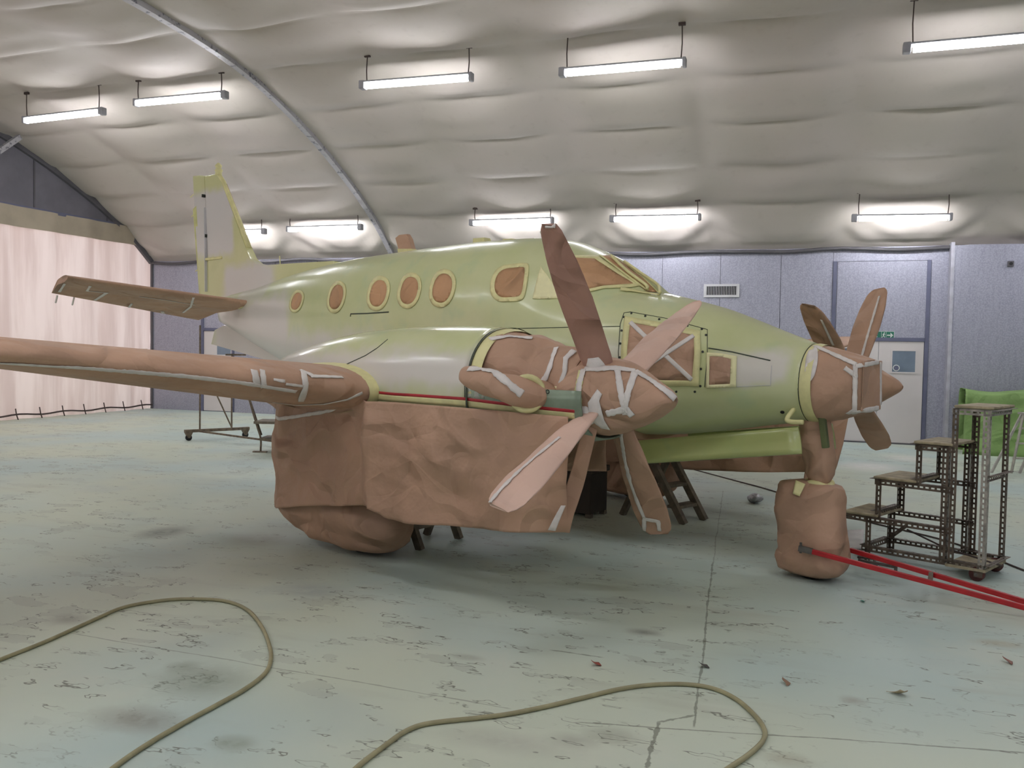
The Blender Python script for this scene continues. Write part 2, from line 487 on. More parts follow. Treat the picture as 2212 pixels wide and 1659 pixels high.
# flaked paint: pale islands with thin dark rims
fl = t.noise(2.6, 4, 0.6, dist=0.0, vec=t.mapping(scale=(0.8, 1.5, 1)))
area = t.ramp(t.noise(0.45, 2, vec=t.mapping(loc=(1.5, 3.2, 0))), 0.42, 0.60)
rim = t.math('SUBTRACT', 1.0, t.ramp(t.math('ABSOLUTE', t.math('SUBTRACT', fl, 0.575)), 0.002, 0.011))
isl = t.ramp(fl, 0.575, 0.59)
c = t.mix(t.math('MULTIPLY', t.math('MULTIPLY', isl, area), 0.25), c, srgb(158, 162, 152))
c = t.mix(t.math('MULTIPLY', t.math('MULTIPLY', rim, t.math('ADD', t.math('MULTIPLY', area, 0.6), 0.22)), t.ramp(n3, 0.45, 0.58)), c, srgb(92, 92, 78))
fl2 = t.noise(4.6, 3, 0.55, dist=0.0, vec=t.mapping(loc=(3, 1, 0), scale=(0.7, 1.6, 1)))
rim2 = t.math('SUBTRACT', 1.0, t.ramp(t.math('ABSOLUTE', t.math('SUBTRACT', fl2, 0.615)), 0.003, 0.015))
c = t.mix(t.math('MULTIPLY', rim2, t.math('MULTIPLY', t.ramp(n2, 0.47, 0.56), 0.75)), c, srgb(98, 97, 84))
# oil stains: (pixel x, pixel y, radius across m, radius away m, colour, strength)
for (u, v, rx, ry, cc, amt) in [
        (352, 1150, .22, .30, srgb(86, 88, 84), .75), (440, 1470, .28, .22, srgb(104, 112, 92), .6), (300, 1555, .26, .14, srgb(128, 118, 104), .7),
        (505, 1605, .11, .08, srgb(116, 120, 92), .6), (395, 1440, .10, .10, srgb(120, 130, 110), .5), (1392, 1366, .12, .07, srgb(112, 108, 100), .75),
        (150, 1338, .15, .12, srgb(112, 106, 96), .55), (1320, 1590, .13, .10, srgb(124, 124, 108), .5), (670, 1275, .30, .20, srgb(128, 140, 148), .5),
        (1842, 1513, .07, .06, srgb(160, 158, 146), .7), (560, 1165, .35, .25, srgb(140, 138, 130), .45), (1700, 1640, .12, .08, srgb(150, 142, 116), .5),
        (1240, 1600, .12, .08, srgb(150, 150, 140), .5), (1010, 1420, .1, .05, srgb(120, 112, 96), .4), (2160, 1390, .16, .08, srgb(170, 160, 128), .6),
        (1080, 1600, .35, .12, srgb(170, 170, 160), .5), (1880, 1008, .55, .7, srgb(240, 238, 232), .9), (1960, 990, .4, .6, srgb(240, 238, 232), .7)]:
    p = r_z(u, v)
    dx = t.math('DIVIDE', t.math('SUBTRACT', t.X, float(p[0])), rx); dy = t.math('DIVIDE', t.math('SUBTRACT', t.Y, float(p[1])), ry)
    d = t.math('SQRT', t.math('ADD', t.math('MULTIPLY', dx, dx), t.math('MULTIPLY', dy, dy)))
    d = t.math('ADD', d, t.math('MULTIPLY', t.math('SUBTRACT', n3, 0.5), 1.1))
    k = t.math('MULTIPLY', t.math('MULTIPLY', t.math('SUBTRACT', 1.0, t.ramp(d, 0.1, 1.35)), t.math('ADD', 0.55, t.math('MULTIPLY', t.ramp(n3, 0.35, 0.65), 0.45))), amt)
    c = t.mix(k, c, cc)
# joints and long cracks
def joint(pa, pb, w, amt, col=srgb(92, 92, 78)):
    global c
    a = r_z(*pa)[:2]; b = r_z(*pb)[:2]; d = (b-a)/np.linalg.norm(b-a); L = np.linalg.norm(b-a)
    nx, ny = -d[1], d[0]
    dist = t.math('ABSOLUTE', t.math('ADD', t.math('ADD', t.math('MULTIPLY', t.math('SUBTRACT', t.X, float(a[0])), float(nx)), t.math('MULTIPLY', t.math('SUBTRACT', t.Y, float(a[1])), float(ny))),
                                     t.math('MULTIPLY', t.math('SUBTRACT', n2, 0.5), 0.05)))
    al = t.math('ADD', t.math('MULTIPLY', t.math('SUBTRACT', t.X, float(a[0])), float(d[0])), t.math('MULTIPLY', t.math('SUBTRACT', t.Y, float(a[1])), float(d[1])))
    wv = t.math('MULTIPLY', t.ramp(n3, 0.35, 0.7), w*1.4)
    k = t.math('MULTIPLY', t.math('MULTIPLY', t.math('SUBTRACT', 1.0, t.ramp(dist, wv, t.math('ADD', wv, 0.006))), t.band(al, 0.0, float(L), 0.02)), amt)
    c = t.mix(k, c, col)
joint((1562, 1060), (1540, 1215), 0.003, 0.4)
joint((1540, 1215), (1500, 1570), 0.005, 0.6)
joint((1250, 1560), (2212, 1625), 0.004, 0.6)
joint((1500, 1545), (1425, 1560), 0.010, 0.6)
joint((1425, 1560), (1400, 1659), 0.009, 0.65)
joint((140, 1365), (1100, 1530), 0.003, 0.45)
joint((1190, 1405), (1300, 1420), 0.006, 0.6)
joint((1680, 1050), (2212, 1190), 0.004, 0.4)
t.col(c)
t.lk(t.math('ADD', 0.36, t.math('MULTIPLY', n2, 0.35)), t.b.inputs['Roughness'])
t.b.inputs['Specular IOR Level'].default_value = 0.45
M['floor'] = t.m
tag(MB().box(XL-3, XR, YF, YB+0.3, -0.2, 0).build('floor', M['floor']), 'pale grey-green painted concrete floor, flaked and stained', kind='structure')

# ---- ceiling: fabric liner pinned in a grid on the barrel vault, sagging between the pins
COLS = [-1.17+2.46*k for k in range(-5, 7)]          # pin columns along x
arc_y = np.linspace(-9.95, 9.95, 1601); arc_z = np.array([vault(abs(y)) for y in arc_y])
arc_s = np.concatenate([[0], np.cumsum(np.hypot(np.diff(arc_y), np.diff(arc_z)))])
ROWY = [9.95, 8.9, 7.92, 6.8, 5.62, 4.25, 2.85, 1.45, 0.0]
ROWY = sorted(set(ROWY+[-y for y in ROWY]))
rows_s = [float(np.interp(y, arc_y, arc_s)) for y in ROWY]
_prof = {}
def row_at(s):
    if s not in _prof:
        y = float(np.interp(s, arc_s, arc_y)); z = float(np.interp(s, arc_s, arc_z))
        y2 = float(np.interp(min(s+.05, arc_s[-1]), arc_s, arc_y)); z2 = float(np.interp(min(s+.05, arc_s[-1]), arc_s, arc_z))
        y1 = float(np.interp(max(s-.05, 0), arc_s, arc_y)); z1 = float(np.interp(max(s-.05, 0), arc_s, arc_z))
        l = math.hypot(y2-y1, z2-z1); nn = ((z2-z1)/l, -(y2-y1)/l)
        if nn[1] > 0: nn = (-nn[0], -nn[1])
        k = min(max(int(np.searchsorted(rows_s, s))-1, 0), len(rows_s)-2); v = min(max((s-rows_s[k])/(rows_s[k+1]-rows_s[k]), 0), 1)
        _prof[s] = (y, z, nn, k, v)
    return _prof[s]
ARC = float(arc_s[-1])
def liner(x, s):
    y, z, nn, k, v = row_at(s)
    j = int(math.floor((x-COLS[0])/2.46)); u = (x-COLS[0])/2.46-j
    rnd = lambda q: (math.sin(q*12.9898+j*78.233+k*37.719)*43758.5453) % 1
    hem = min(1.0, (ARC-abs(s-ARC/2)-ARC/2)/0.5)
    A = (0.19+0.07*rnd(1))*max(0.25, hem)
    su = math.sin(PI*u); amp = su**0.95
    upv = v if y < 0 else 1-v       # 0 at the lower row, 1 at the upper
    # pocket that hangs over the lower pin row, with a crease along the swag
    prof = 0.55*math.sin(PI*v)**0.8 + 0.22*math.exp(-((upv-0.16)/0.15)**2)*(1 if hem > 0.5 else 0)
    d = A*amp*prof + 0.016*(math.exp(-((upv-0.10+0.05*su)/0.035)**2)+0.6*math.exp(-((upv-0.22-0.08*rnd(3)+.05*su)/0.03)**2)*rnd(2))*su**1.5
    wr = noise.noise(Vector((x*1.3, s*2.2, 1)))*0.03 + noise.noise(Vector((x*0.5, s*0.6, 4)))*0.05
    # gathered pleats just above the hem
    hemd = ARC/2-abs(s-ARC/2)
    if hemd < 1.3:
        ph = abs(u-0.5)
        wr += 0.045*math.exp(-((hemd-0.45)/0.35)**2)*math.sin((x+(0.9 if u < 0.5 else -0.9)*hemd)*9)*(0.25+max(0, ph-0.18)*2.2)
    edge = min(1, u*8, (1-u)*8)
    d += wr*(0.4+0.6*edge)*min(1, max(hem, 0.12))
    return (x, y+nn[0]*d, z+nn[1]*d)
xs = np.arange(XL, XR+0.01, 0.095)
ss = np.concatenate([np.linspace(0, ARC*0.42, 50), np.linspace(ARC*0.42, ARC, 190)[1:]])
vs = [liner(float(x), float(s)) for x in xs for s in ss]
ce = mk('ceiling', vs, grid_faces(len(xs), len(ss)), M['liner'])
tag(ce, 'cream fabric liner billowing over the arched roof', kind='structure')
# exposed painted rib
def arch_band(name, x0, x1, drop0, drop1, mat, ymin=-9.9, ymax=9.9, n=80):
    vs = []
    for i in range(n+1):
        y = ymin+(ymax-ymin)*i/n; z = vault(abs(y))
        dz = (vault(min(abs(y)+.05, 9.95))-vault(max(abs(y)-.05, 0)))/0.1
        nn = np.array([math.copysign(dz, -y if y else 1)*-1, 1.0]); nn = np.array([-math.copysign(abs(dz), y), -1.0]); nn /= np.linalg.norm(nn)
        for (x, d) in ((x0, drop0), (x1, drop0), (x1, drop1), (x0, drop1)):
            vs.append((x, y+nn[0]*d, z+nn[1]*d))
    fs = grid_faces(n+1, 4, True)
    return mk(name, vs, fs, mat, None, False)
tag(arch_band('trim_1', -6.19, -6.07, -0.02, 0.085, M['rib']), 'scuffed grey painted arch rib across the liner', kind='structure')
tag(arch_band('trim_2', XL+0.0, XL+0.08, -0.02, 0.13, M['archtrim']), 'dark arch trim along the gable', kind='structure')

# ---- gable end wall with a curtained door opening
poly = [(YF, 4.62)]+[(YF+(YB-YF)*i/60, vault(abs(YF+(YB-YF)*i/60))+0.02) for i in range(61)]+[(YB, 4.62)]
poly = [p for p in poly if p[1] >= 4.62]
g = MB().prism(poly, 0, XL-0.12, XL).build('wall_gable', M['gable']); tag(g, 'dark grey gable panel above the curtain', kind='structure')
for k in range(9):      # raised sheet seams of the gable
    y = -8.4+2.1*k
    MB().box(XL, XL+0.012, y-0.02, y+0.02, 4.66, vault(abs(y))-0.05).build('panel_seam', M['archtrim'], g)
MB().box(XL-0.02, XL+0.03, YF, YB, 4.58, 4.66).build('gable_rail', M['blueframe'], g)
def curtain(name, x0, y0, y1, z0, z1, amp, mat, ny, nz, hang=True):
    vs = []
    for i in range(ny+1):
        y = y0+(y1-y0)*i/ny
        for j in range(nz+1):
            z = z0+(z1-z0)*j/nz
            d = amp*(math.sin(y*5.1+0.6*math.sin(y*1.7))+0.5*math.sin(y*11.3+z*0.3)+0.7*noise.noise(Vector((y*1.2, z*0.6, 3))))
            d *= (0.35+0.65*min(1, abs(z-1.55)/0.6))
            d += 0.05*noise.noise(Vector((y*0.7, z*0.9, 9)))
            vs.append((x0+d, y, z))
    return mk(name, vs, grid_faces(ny+1, nz+1), mat)
cu = curtain('curtain', XL-0.02, YF+0.0, 9.92, 0.0, 4.36, 0.05, M['curtain'], 260, 40)
tag(cu, 'pinkish translucent curtain across the hangar door, lit from outside', 'curtain')
MB().tube([(XL+.0, YF+.3, 1.55), (XL+.0, 9.75, 1.55)], 0.012, 6).build('seam', M['valance'], cu)
rp = MB(); rp.tube([(XL+0.10, YF+.3+i*0.2, 0.10+0.02*math.sin(i)) for i in range(98)], 0.02, 6)
rp.build('hem_rope', M['cord'], cu)
for k in range(11):
    y = 9.45-0.62*k
    MB().tube([(XL+0.07, y, 0.24), (XL+0.13, y-0.03, 0.12), (XL+0.11, y+0.03, 0.0)], 0.013, 6).build('tie', M['cord'], cu)
tag(curtain('valance', XL+0.06, YF+0.2, 9.85, 4.18, 4.62, 0.02, M['valance'], 160, 8), 'beige fabric valance above the pink curtain', 'valance')
# slanted steel brace at the gable arch
b0 = r_ax(0, XL+0.5, -30, 345); b1 = r_ax(0, XL+0.5, 42, 296)
tag(MB().bar(b0, b1, 0.10, 0.10).build('trim_3', M['rib']), 'pale diagonal steel brace under the liner', kind='structure')

# ---- other end and front walls (behind the camera)
tag(MB().prism([(YF, 0)]+[(YF+(YB-YF)*i/40, vault(abs(YF+(YB-YF)*i/40))) for i in range(41)]+[(YB, 0)], 0, XR, XR+0.2).build('wall_right', M['wallp']), kind='structure')
tag(MB().box(XL, XR, YF-0.3, YF-0.1, 0, 4.3).build('wall_front', M['wallp']), kind='structure')

# ---- back wall: panelled
XD0, XD1 = 3.60, 5.24                  # double door
XE0, XE1 = -11.50, -10.62              # small door
HD = 2.0
wbk = MB().box(XL, XR, YB+0.02, YB+0.25, 0, 4.3).build('wall_back', M['wallp'])
tag(wbk, 'silver-grey panelled back wall', kind='structure')
def panel(x0, x1, z0, z1, y=YB, name='panel'):
    o = MB().box(x0+0.006, x1-0.006, y, y+0.03, z0, z1).build(name, M['wallp'], wbk)
    return o
x = XL+0.02
edges_x = [XL, XE0-0.05, XE1+0.05] + [XE1+0.05+k*1.193 for k in range(1, 12)] + [XD0-0.06]
edges_x = sorted(edges_x)
for a, b in zip(edges_x[:-1], edges_x[1:]):
    if abs(a-(XE0-0.05)) < 1e-6: panel(a, b, HD+0.12, 3.78)
    else: panel(a, b, 0.0, 3.78)
panel(XD0+0.02, XD1, HD+0.06, 3.55)
panel(XD1+0.06, 5.62, 0.0, 3.78)
panel(XD0-0.06, 5.62, 3.56, 3.80, YB+0.005)
# projecting pier to the right of the doors
pier = MB().box(5.62, XR, YB-0.28, YB+0.02, 0, 3.80).build('wall_pier', M['wallp']); tag(pier, 'grey wall pier right of the double doors', kind='structure')
MB().box(5.60, 5.66, YB-0.285, YB, 0, 3.86).build('corner_strip', simple('corner_strip', srgb(188, 188, 198), .5, .2), pier)
for k in range(4):
    MB().box(5.68+1.25*k, 5.68+1.25*k+1.23, YB-0.30, YB-0.28, 0, 3.70).build('panel', M['wallp'], pier)
# frames (blue-grey posts and lintel)
for i, (xa, xb, z0, z1) in enumerate([(XD0-0.06, XD0+0.01, 0, 3.56), (XD1-0.01, XD1+0.06, 0, 3.56), (XD0, XD1, HD, HD+0.07), (XE0-0.06, XE0+0.01, 0, 3.7), (XE0, XE1, HD+0.05, HD+0.12), (XE1-0.01, XE1+0.05, 0, HD+0.1)]):
    MB().box(xa, xb, YB-0.03, YB+0.03, z0, z1).build('frame_post' if i in (0, 1, 3, 5) else 'lintel', M['blueframe'], wbk)
MB().box(XL, XL+0.06, YB-0.04, YB+0.02, 0, 3.8).build('corner_post', M['archtrim'], wbk)
# doors
d1 = MB().box(XD0+0.02, (XD0+XD1)/2-0.004, YB-0.01, YB+0.03, 0.03, HD-0.005).build('door_1', M['white_paint']); tag(d1, 'white left leaf of the double doors', kind='structure')
d2 = MB().box((XD0+XD1)/2+0.004, XD1-0.02, YB-0.01, YB+0.03, 0.03, HD-0.005).build('door_2', M['white_paint']); tag(d2, 'white right leaf of the double doors with a small glazed panel', kind='structure')
d3 = MB().box(XE0+0.02, XE1-0.02, YB-0.01, YB+0.03, 0.02, HD+0.04).build('door_3', M['white_paint']); tag(d3, 'white single door near the curtain corner', kind='structure')
def door_window(d, xa, xb, z0, z1, disc=False):
    for (p, q, r, s) in ((xa-.03, xb+.03, z1, z1+.03), (xa-.03, xb+.03, z0-.03, z0), (xa-.03, xa, z0, z1), (xb, xb+.03, z0, z1)):
        MB().box(p, q, YB-0.025, YB-0.008, r, s).build('bead', M['white_paint'], d)
    MB().box(xa, xb, YB-0.017, YB-0.009, z0, z1).build('pane', M['glass'], d)
    if disc:
        MB().tube([(xa+.075, YB-.021, z0+.075), (xa+.075, YB-.017, z0+.075)], .062, 20).build('notice_disc', M['sign_w'], d)
        MB().tube([(xa+.075, YB-.024, z0+.075), (xa+.075, YB-.020, z0+.075)], .048, 20).build('notice_disc', M['blueframe'], d)
wa = r_ax(1, YB, 1928, 758); wb_ = r_ax(1, YB, 1976, 804)
door_window(d2, wa[0], wb_[0], wb_[2], wa[2], True)
wa = r_ax(1, YB, 1838, 758)
door_window(d1, wa[0]-0.12, wa[0]+0.30, wb_[2], wb_[2]+.44)
wa = r_ax(1, YB, 470, 750)
door_window(d3, wa[0], wa[0]+0.42, 1.45, 1.78)
hp = MB(); hp.box(XE1-0.20, XE1-0.06, YB-0.05, YB-0.01, 0.98, 1.04); hp.build('door_handle', M['steel'], d3)
MB().box(XD0, XD1, YB-0.03, YB+0.02, 0.0, 0.03).build('threshold', M['archtrim'], wbk)
# dark drooping hem cable under the liner
cb = []
for i in range(0, 190):
    xx = XL+0.1+i*0.1
    cb.append((xx, YB-0.09, 3.80-0.035*math.sin(((xx-COLS[0])/2.46 % 1)*PI)**2+0.02*noise.noise(Vector((xx, 0, 0)))))
MB().tube(cb, 0.035, 8).build('hem_cable', M['archtrim'], wbk, True)

# ---- ventilation grille
va = r_ax(1, YB, 1521, 614); vb = r_ax(1, YB, 1597, 642)
vg = empty('vent_grille', ((va[0]+vb[0])/2, YB-0.002, vb[2]))
tag(vg, 'white rectangular ventilation grille with dark vertical slats on the back wall', 'vent')
w, h = vb[0]-va[0], va[2]-vb[2]
fr = MB()
for (p, q, r, s) in ((-w/2, w/2, h-.045, h), (-w/2, w/2, 0, .045), (-w/2, -w/2+.05, .045, h-.045), (w/2-.05, w/2, .045, h-.045)): fr.box(p, q, -.03, 0, r, s)
fr.build('frame', M['vent_w'], vg)
MB().box(-w/2+.05, w/2-.05, -.006, 0, .045, h-.045).build('backing', M['black'], vg)
sl = MB()
for k in range(19):
    xx = -w/2+.06+(w-.12)*k/18; sl.box(xx-.0045, xx+.0045, -.022, -.006, .045, h-.045)
so = sl.build('slat', M['vent_w'], vg); so['kind'] = 'stuff'

# ---- exit sign over the doors
sa = r_ax(1, YB, 1932, 715); sb = r_ax(1, YB, 1932, 733)
sg = empty('exit_sign', (sa[0]-0.235, YB-0.002, sb[2]))
tag(sg, 'green fire exit sign with running man and arrow above the white doors', 'sign')
H = 0.155
MB().box(-.235, .235, -.012, 0, 0, H).build('sign_plate', M['sign_w'], sg)
MB().box(-.228, .0, -.015, -.011, .007, H-.007).build('text_field', M['sign_g'], sg)
MB().box(.006, .085, -.015, -.011, .007, H-.007).build('pictogram_field', M['sign_g'], sg)
MB().box(.091, .228, -.015, -.011, .007, H-.007).build('arrow_field', M['sign_g'], sg)
ar = MB(); ar.box(.105, .18, -.019, -.015, H/2-.011, H/2+.011)
ar.prism([(.165, H/2-.05), (.215, H/2), (.165, H/2+.05), (.165, H/2+.022), (.187, H/2), (.165, H/2-.022)], 1, -.019, -.015)
ar.build('arrow', M['sign_w'], sg)
mn = MB(); mn.tube([(.055, -.019, .125), (.055, -.015, .125)], .010, 12)
for (a, b, ww) in (((.05, .112), (.04, .07), .018), ((.04, .07), (.062, .05), .011), ((.062, .05), (.058, .022), .010), ((.04, .07), (.028, .045), .011), ((.028, .045), (.012, .03), .009), ((.052, .105), (.072, .085), .008), ((.046, .105), (.024, .09), .008)):
    mn.bar((a[0], -.017, a[1]), (b[0], -.017, b[1]), .004, ww, (0, 1, 0)) if False else mn.bar((a[0], -.017, a[1]), (b[0], -.017, b[1]), ww, .004, (0, 1, 0))
mn.build('running_man', M['sign_w'], sg)
def text_mesh(name, body, size, mat, parent, loc, rot):
    cu_ = bpy.data.curves.new(name, 'FONT'); cu_.body = body; cu_.size = size; cu_.extrude = 0.001; cu_.align_x = 'CENTER'
    ob = bpy.data.objects.new(name, cu_); COL.objects.link(ob)
    dg = bpy.context.evaluated_depsgraph_get()
    me = bpy.data.meshes.new_from_object(ob.evaluated_get(dg))
    bpy.data.objects.remove(ob, do_unlink=True)
    o = link(name, me, mat, parent, False); o.location = loc; o.rotation_euler = rot; return o
text_mesh('lettering', 'Fire', .07, M['sign_w'], sg, (-.114, -.016, .085), (PI/2, 0, 0))
text_mesh('lettering', 'exit', .07, M['sign_w'], sg, (-.114, -.016, .024), (PI/2, 0, 0))

# ---- small dark box high on the pier
pb = r_ax(1, YB-0.31, 2183, 570)
bx = empty('wall_box', (pb[0], YB-0.30, pb[2]-0.05)); tag(bx, 'small dark alarm box high on the pier', 'box')
MB().box(-.05, .05, -.05, 0, 0, .10).build('case', M['archtrim'], bx, bevel=0.006)
MB().tube([(0, -.058, .05), (0, -.05, .05)], .03, 14).build('front_disc', M['black'], bx)

# ================================================================== LAMPS
def make_lamp(name, p0, p1, label, group, capside):
    p0 = np.array(p0, float); p1 = np.array(p1, float)
    L = p1[0]-p0[0]; mid = (p0+p1)/2
    root = empty(name, (mid[0], mid[1], mid[2]))
    root.rotation_euler = (0, -math.atan2(p1[2]-p0[2], L), 0)
    tag(root, label, 'lamp', group)
    hs = MB(); hs.box(-L/2, L/2, -.075, .075, .030, .058); hs.build('housing', M['lampcap'], root, bevel=.008)
    vs = []; n = 10
    tb = MB(); tb.tube([(-L/2+.03, 0, -.005), (L/2-.03, 0, -.005)], .055, n); tb.build('diffuser', M['tube'], root, True)
    for s in (-1, 1):
        big = .05 if s == capside else .028
        MB().box(s*(L/2+big)-big, s*(L/2+big)+big, -.065, .065, -.065, .07).build('end_cap', M['lampcap'], root, bevel=.015)
        x = s*(L/2-.02); top = vault(abs(mid[1]))-mid[2]-0.02
        MB().tube([(x, 0, .07), (x+.01*s, 0, top*.5), (x, 0, top)], .009, 6).build('cord', M['cord'], root)
        MB().box(x-.05, x+.05, -.02, .02, top-.02, top+.02).build('hook', M['cord'], root)
    return root
FR = [((57, 261), (216, 240), 1, 'leftmost lamp of the upper row, nearest the gable brace'),
      ((297, 222), (480, 206), 1, 'upper row lamp hanging beside the grey arch rib'),
      ((790, 183), (1014, 168), -1, 'third lamp from the left in the upper row'),
      ((1222, 156), (1474, 136), -1, 'upper row lamp above the cockpit, fourth from the left'),
      ((1968, 104), None, -1, 'rightmost lamp of the upper row, cut by the picture edge')]
BR = [(None, (566, 500), 1, 'lower row lamp half hidden behind the tail fin'),
      ((625, 495), (774, 491), 1, 'lower row lamp between the tail fin and the arch rib'),
      ((1024, 481), (1190, 476), -1, 'lower row lamp behind the raised propeller blade tip'),
      ((1328, 472), (1508, 470), -1, 'lower row lamp above the nose, fourth from the left'),
      ((1852, 470), (2050, 470), -1, 'rightmost lamp of the lower row, above the double doors')]
for rowy, lst, grp in ((4.2, FR, 'lamps of the upper row'), (8.75, BR, 'lamps of the lower row')):
    for (a, b, cs, lb) in lst:
        if a is not None: pa = r_ax(1, rowy, *a)
        if b is not None: pb_ = r_ax(1, rowy, *b)
        if a is None: pa = pb_-np.array([1.74, 0, 0.0])
        if b is None: pb_ = pa+np.array([1.76, 0, 0.0])
        z = (pa[2]+pb_[2])/2
        pa[2] = z+(pa[2]-z)*0.6; pb_[2] = z+(pb_[2]-z)*0.6
        make_lamp('fluorescent_lamp', pa, pb_, 'glowing fluorescent batten, '+lb, grp, cs)
# the same two rows on the near half of the vault and the far right bay, outside the picture
for (y, z, xs_) in ((-4.2, 5.9, (-10.1, -7.45, -2.86, .47, 5.2, 8.6)), (-8.75, 4.36, (-9.9, -7.35, -2.83, .19, 4.67, 8.3)), (4.2, 5.8, (8.6,)), (8.75, 4.3, (8.3,))):
    for x in xs_:
        num = ('first', 'second', 'third', 'fourth', 'fifth', 'sixth')[xs_.index(x)]
        lb = {-4.2: num+' from the curtain in the near upper row', -8.75: num+' from the curtain in the near lower row', 4.2: 'beyond the right picture edge in the upper row', 8.75: 'beyond the right picture edge in the lower row'}[y]
        make_lamp('fluorescent_lamp', (x-.88, y, z), (x+.88, y, z), 'glowing fluorescent batten, '+lb, 'lamps out of view', -1)

# ================================================================== THE AIRPLANE (built in its own frame, turned by HEAD)
AP = empty('airplane', (0, 0, 0), HEAD)
tag(AP, 'twin-propeller airplane in yellow-green primer, masked with brown paper and tape', 'airplane')
YE, XP, HZ, PR = 1.954, 3.045, 1.455, 1.179

# ---- fuselage
FX = [-5.50, -5.0, -4.4, -3.7, -2.9, -2.0, -1.2, 0.0, 0.6, 1.0, 1.3, 1.6, 1.9, 2.15, 2.4, 2.75, 3.0, 3.3, 3.60]
FT = [2.43, 2.46, 2.51, 2.61, 2.70, 2.77, 2.80, 2.825, 2.78, 2.62, 2.46, 2.36, 2.29, 2.245, 2.19, 2.10, 2.015, 1.905, 1.80]
FB = [2.05, 1.90, 1.72, 1.53, 1.33, 1.15, 1.04, 1.00, 0.99, 0.98, 0.98, 0.98, 0.99, 1.00, 1.02, 1.07, 1.115, 1.17, 1.21]
FH = [0.05, 0.16, 0.28, 0.42, 0.56, 0.68, 0.73, 0.745, 0.745, 0.745, 0.74, 0.73, 0.71, 0.69, 0.655, 0.58, 0.51, 0.41, 0.295]
CX = [0.0, 0.6, 1.0, 1.2, 1.45, 1.7, 1.95, 2.15, 2.3]
CT = [2.825, 2.822, 2.79, 2.755, 2.665, 2.545, 2.40, 2.26, 2.12]
CH = [0.70, 0.70, 0.68, 0.66, 0.61, 0.54, 0.44, 0.30, 0.10]
ft, fb, fh = pchip(FX, FT), pchip(FX, FB), pchip(FX, FH)
ct, ch = pchip(CX, CT), pchip(CX, CH)
def fus_ring(x, nt=72):
    zt, zb, hw = ft(x), fb(x), fh(x); zc = (zt+zb)/2; hh = (zt-zb)/2
    can = 0.0 <= x <= 2.3
    if can: c_t, c_h = ct(x), ch(x)
    ring = []
    nn = 2.45 if x < 2.4 else 2.45-0.45*min(1, (x-2.4)/1.1)
    if x < -3: nn = 2.45-0.35*min(1, (-3-x)/2)
    for i in range(nt):
        a = 2*PI*i/nt; dy, dz = math.sin(a), math.cos(a)
        r = 1.0/((abs(dy)/hw)**nn+(abs(dz)/hh)**nn)**(1/nn)
        if can:
            lo, hi = 0.0, 1.6       # canopy: superellipse about z = 1.93
            def q(rr):
                y = dy*rr; z = zc+dz*rr-1.93
                if z < 0: return (abs(y)/c_h)**2.3+(abs(z)/0.9)**2.3
                return (abs(y)/c_h)**2.3+(abs(z)/(c_t-1.93))**2.3
            if q(0.0) < 1:
                for _ in range(30):
                    mid = (lo+hi)/2
                    if q(mid) < 1: lo = mid
                    else: hi = mid
                k = 0.02; h = max(0.0, k-abs(r-lo))/k; r = max(r, lo)+h*h*k*0.25
        ring.append((x, dy*r, zc+dz*r))
    return ring
stations = list(np.linspace(-5.5, 0.6, 44))+list(np.linspace(0.6, 2.4, 44))[1:]+list(np.linspace(2.4, 3.6, 20))[1:]
vs = []; NTF = 72
for x in stations: vs += fus_ring(float(x), NTF)
fs = grid_faces(len(stations), NTF, True)
fs.append(tuple(range(NTF))); fs.append(tuple(range(len(vs)-1, len(vs)-NTF-1, -1)))
fus = mk('fuselage', vs, fs, M['fus'], AP)
B_F = bvh_of(fus)

# ---- masked nose: cloth of paper from the ring to a square box front
def loft(name, rings, mat, parent, caps=(True, True)):
    n = len(rings[0]); vs = [p for r in rings for p in r]; fs = grid_faces(len(rings), n, True)
    if caps[0]: fs.append(tuple(range(n)))
    if caps[1]: fs.append(tuple(range(len(vs)-1, len(vs)-n-1, -1)))
    return mk(name, vs, fs, mat, parent)
def se_ring(x, yc, zc, hw, hh, n, sup, wob=0.0, seed=0.0, hhb=None):
    out = []
    for i in range(n):
        a = 2*PI*i/n; s, c = math.sin(a), math.cos(a)
        H_ = hh if c >= 0 or hhb is None else hhb
        r = 1/((abs(s)/hw)**sup+(abs(c)/H_)**sup)**(1/sup)
        if wob: r += wob*crumple((x*1.0, s*r, c*r), 5.0, seed)
        out.append((x, yc+s*r, zc+c*r))
    return out
rings = []
for k in range(15):
    f = k/14; x = 3.585+0.415*f
    hw = 0.298*(1-f)+0.195*f; hh = 0.300*(1-f)+0.188*f; sup = 2.05+4.0*f**1.5; zc = 1.505*(1-f)+1.502*f
    rings.append(se_ring(x, -0.005, zc, hw, hh, 48, sup, 0.018*math.sin(PI*min(1, f*1.0+0.05))))
nose = loft('nose_cover', rings, M['paper'], AP)
B_N = bvh_of(nose)
rings = [se_ring(3.56, 0, 1.505, .304, .303, 48, 2.05), se_ring(3.60, 0, 1.505, .306, .306, 48, 2.05), se_ring(3.66, -.005, 1.505, .292, .295, 48, 2.2)]
loft('tape_collar', rings, M['ytape'], nose, (False, False))
rings = [se_ring(3.566, 0, 1.505, .307, .306, 48, 2.05), se_ring(3.574, 0, 1.505, .308, .307, 48, 2.05)]
loft('ring_gap', rings, M['line'], nose, (False, False))
for px in ([(1848, 792), (1902, 781)], [(1846, 890), (1902, 880)], [(1848, 788), (1846, 893)], [(1901, 782), (1901, 880)], [(1760, 748), (1850, 788)], [(1825, 795), (1850, 812)], [(1830, 893), (1848, 885)]):
    strip('tape', px, 0.035, B_N, M['wtape'], nose, 0.006, 5, ragged=0.3)
MB().box(3.990, 4.004, -0.190, 0.180, 1.320, 1.688).build('box_front', M['paper'], nose, bevel=0.01)
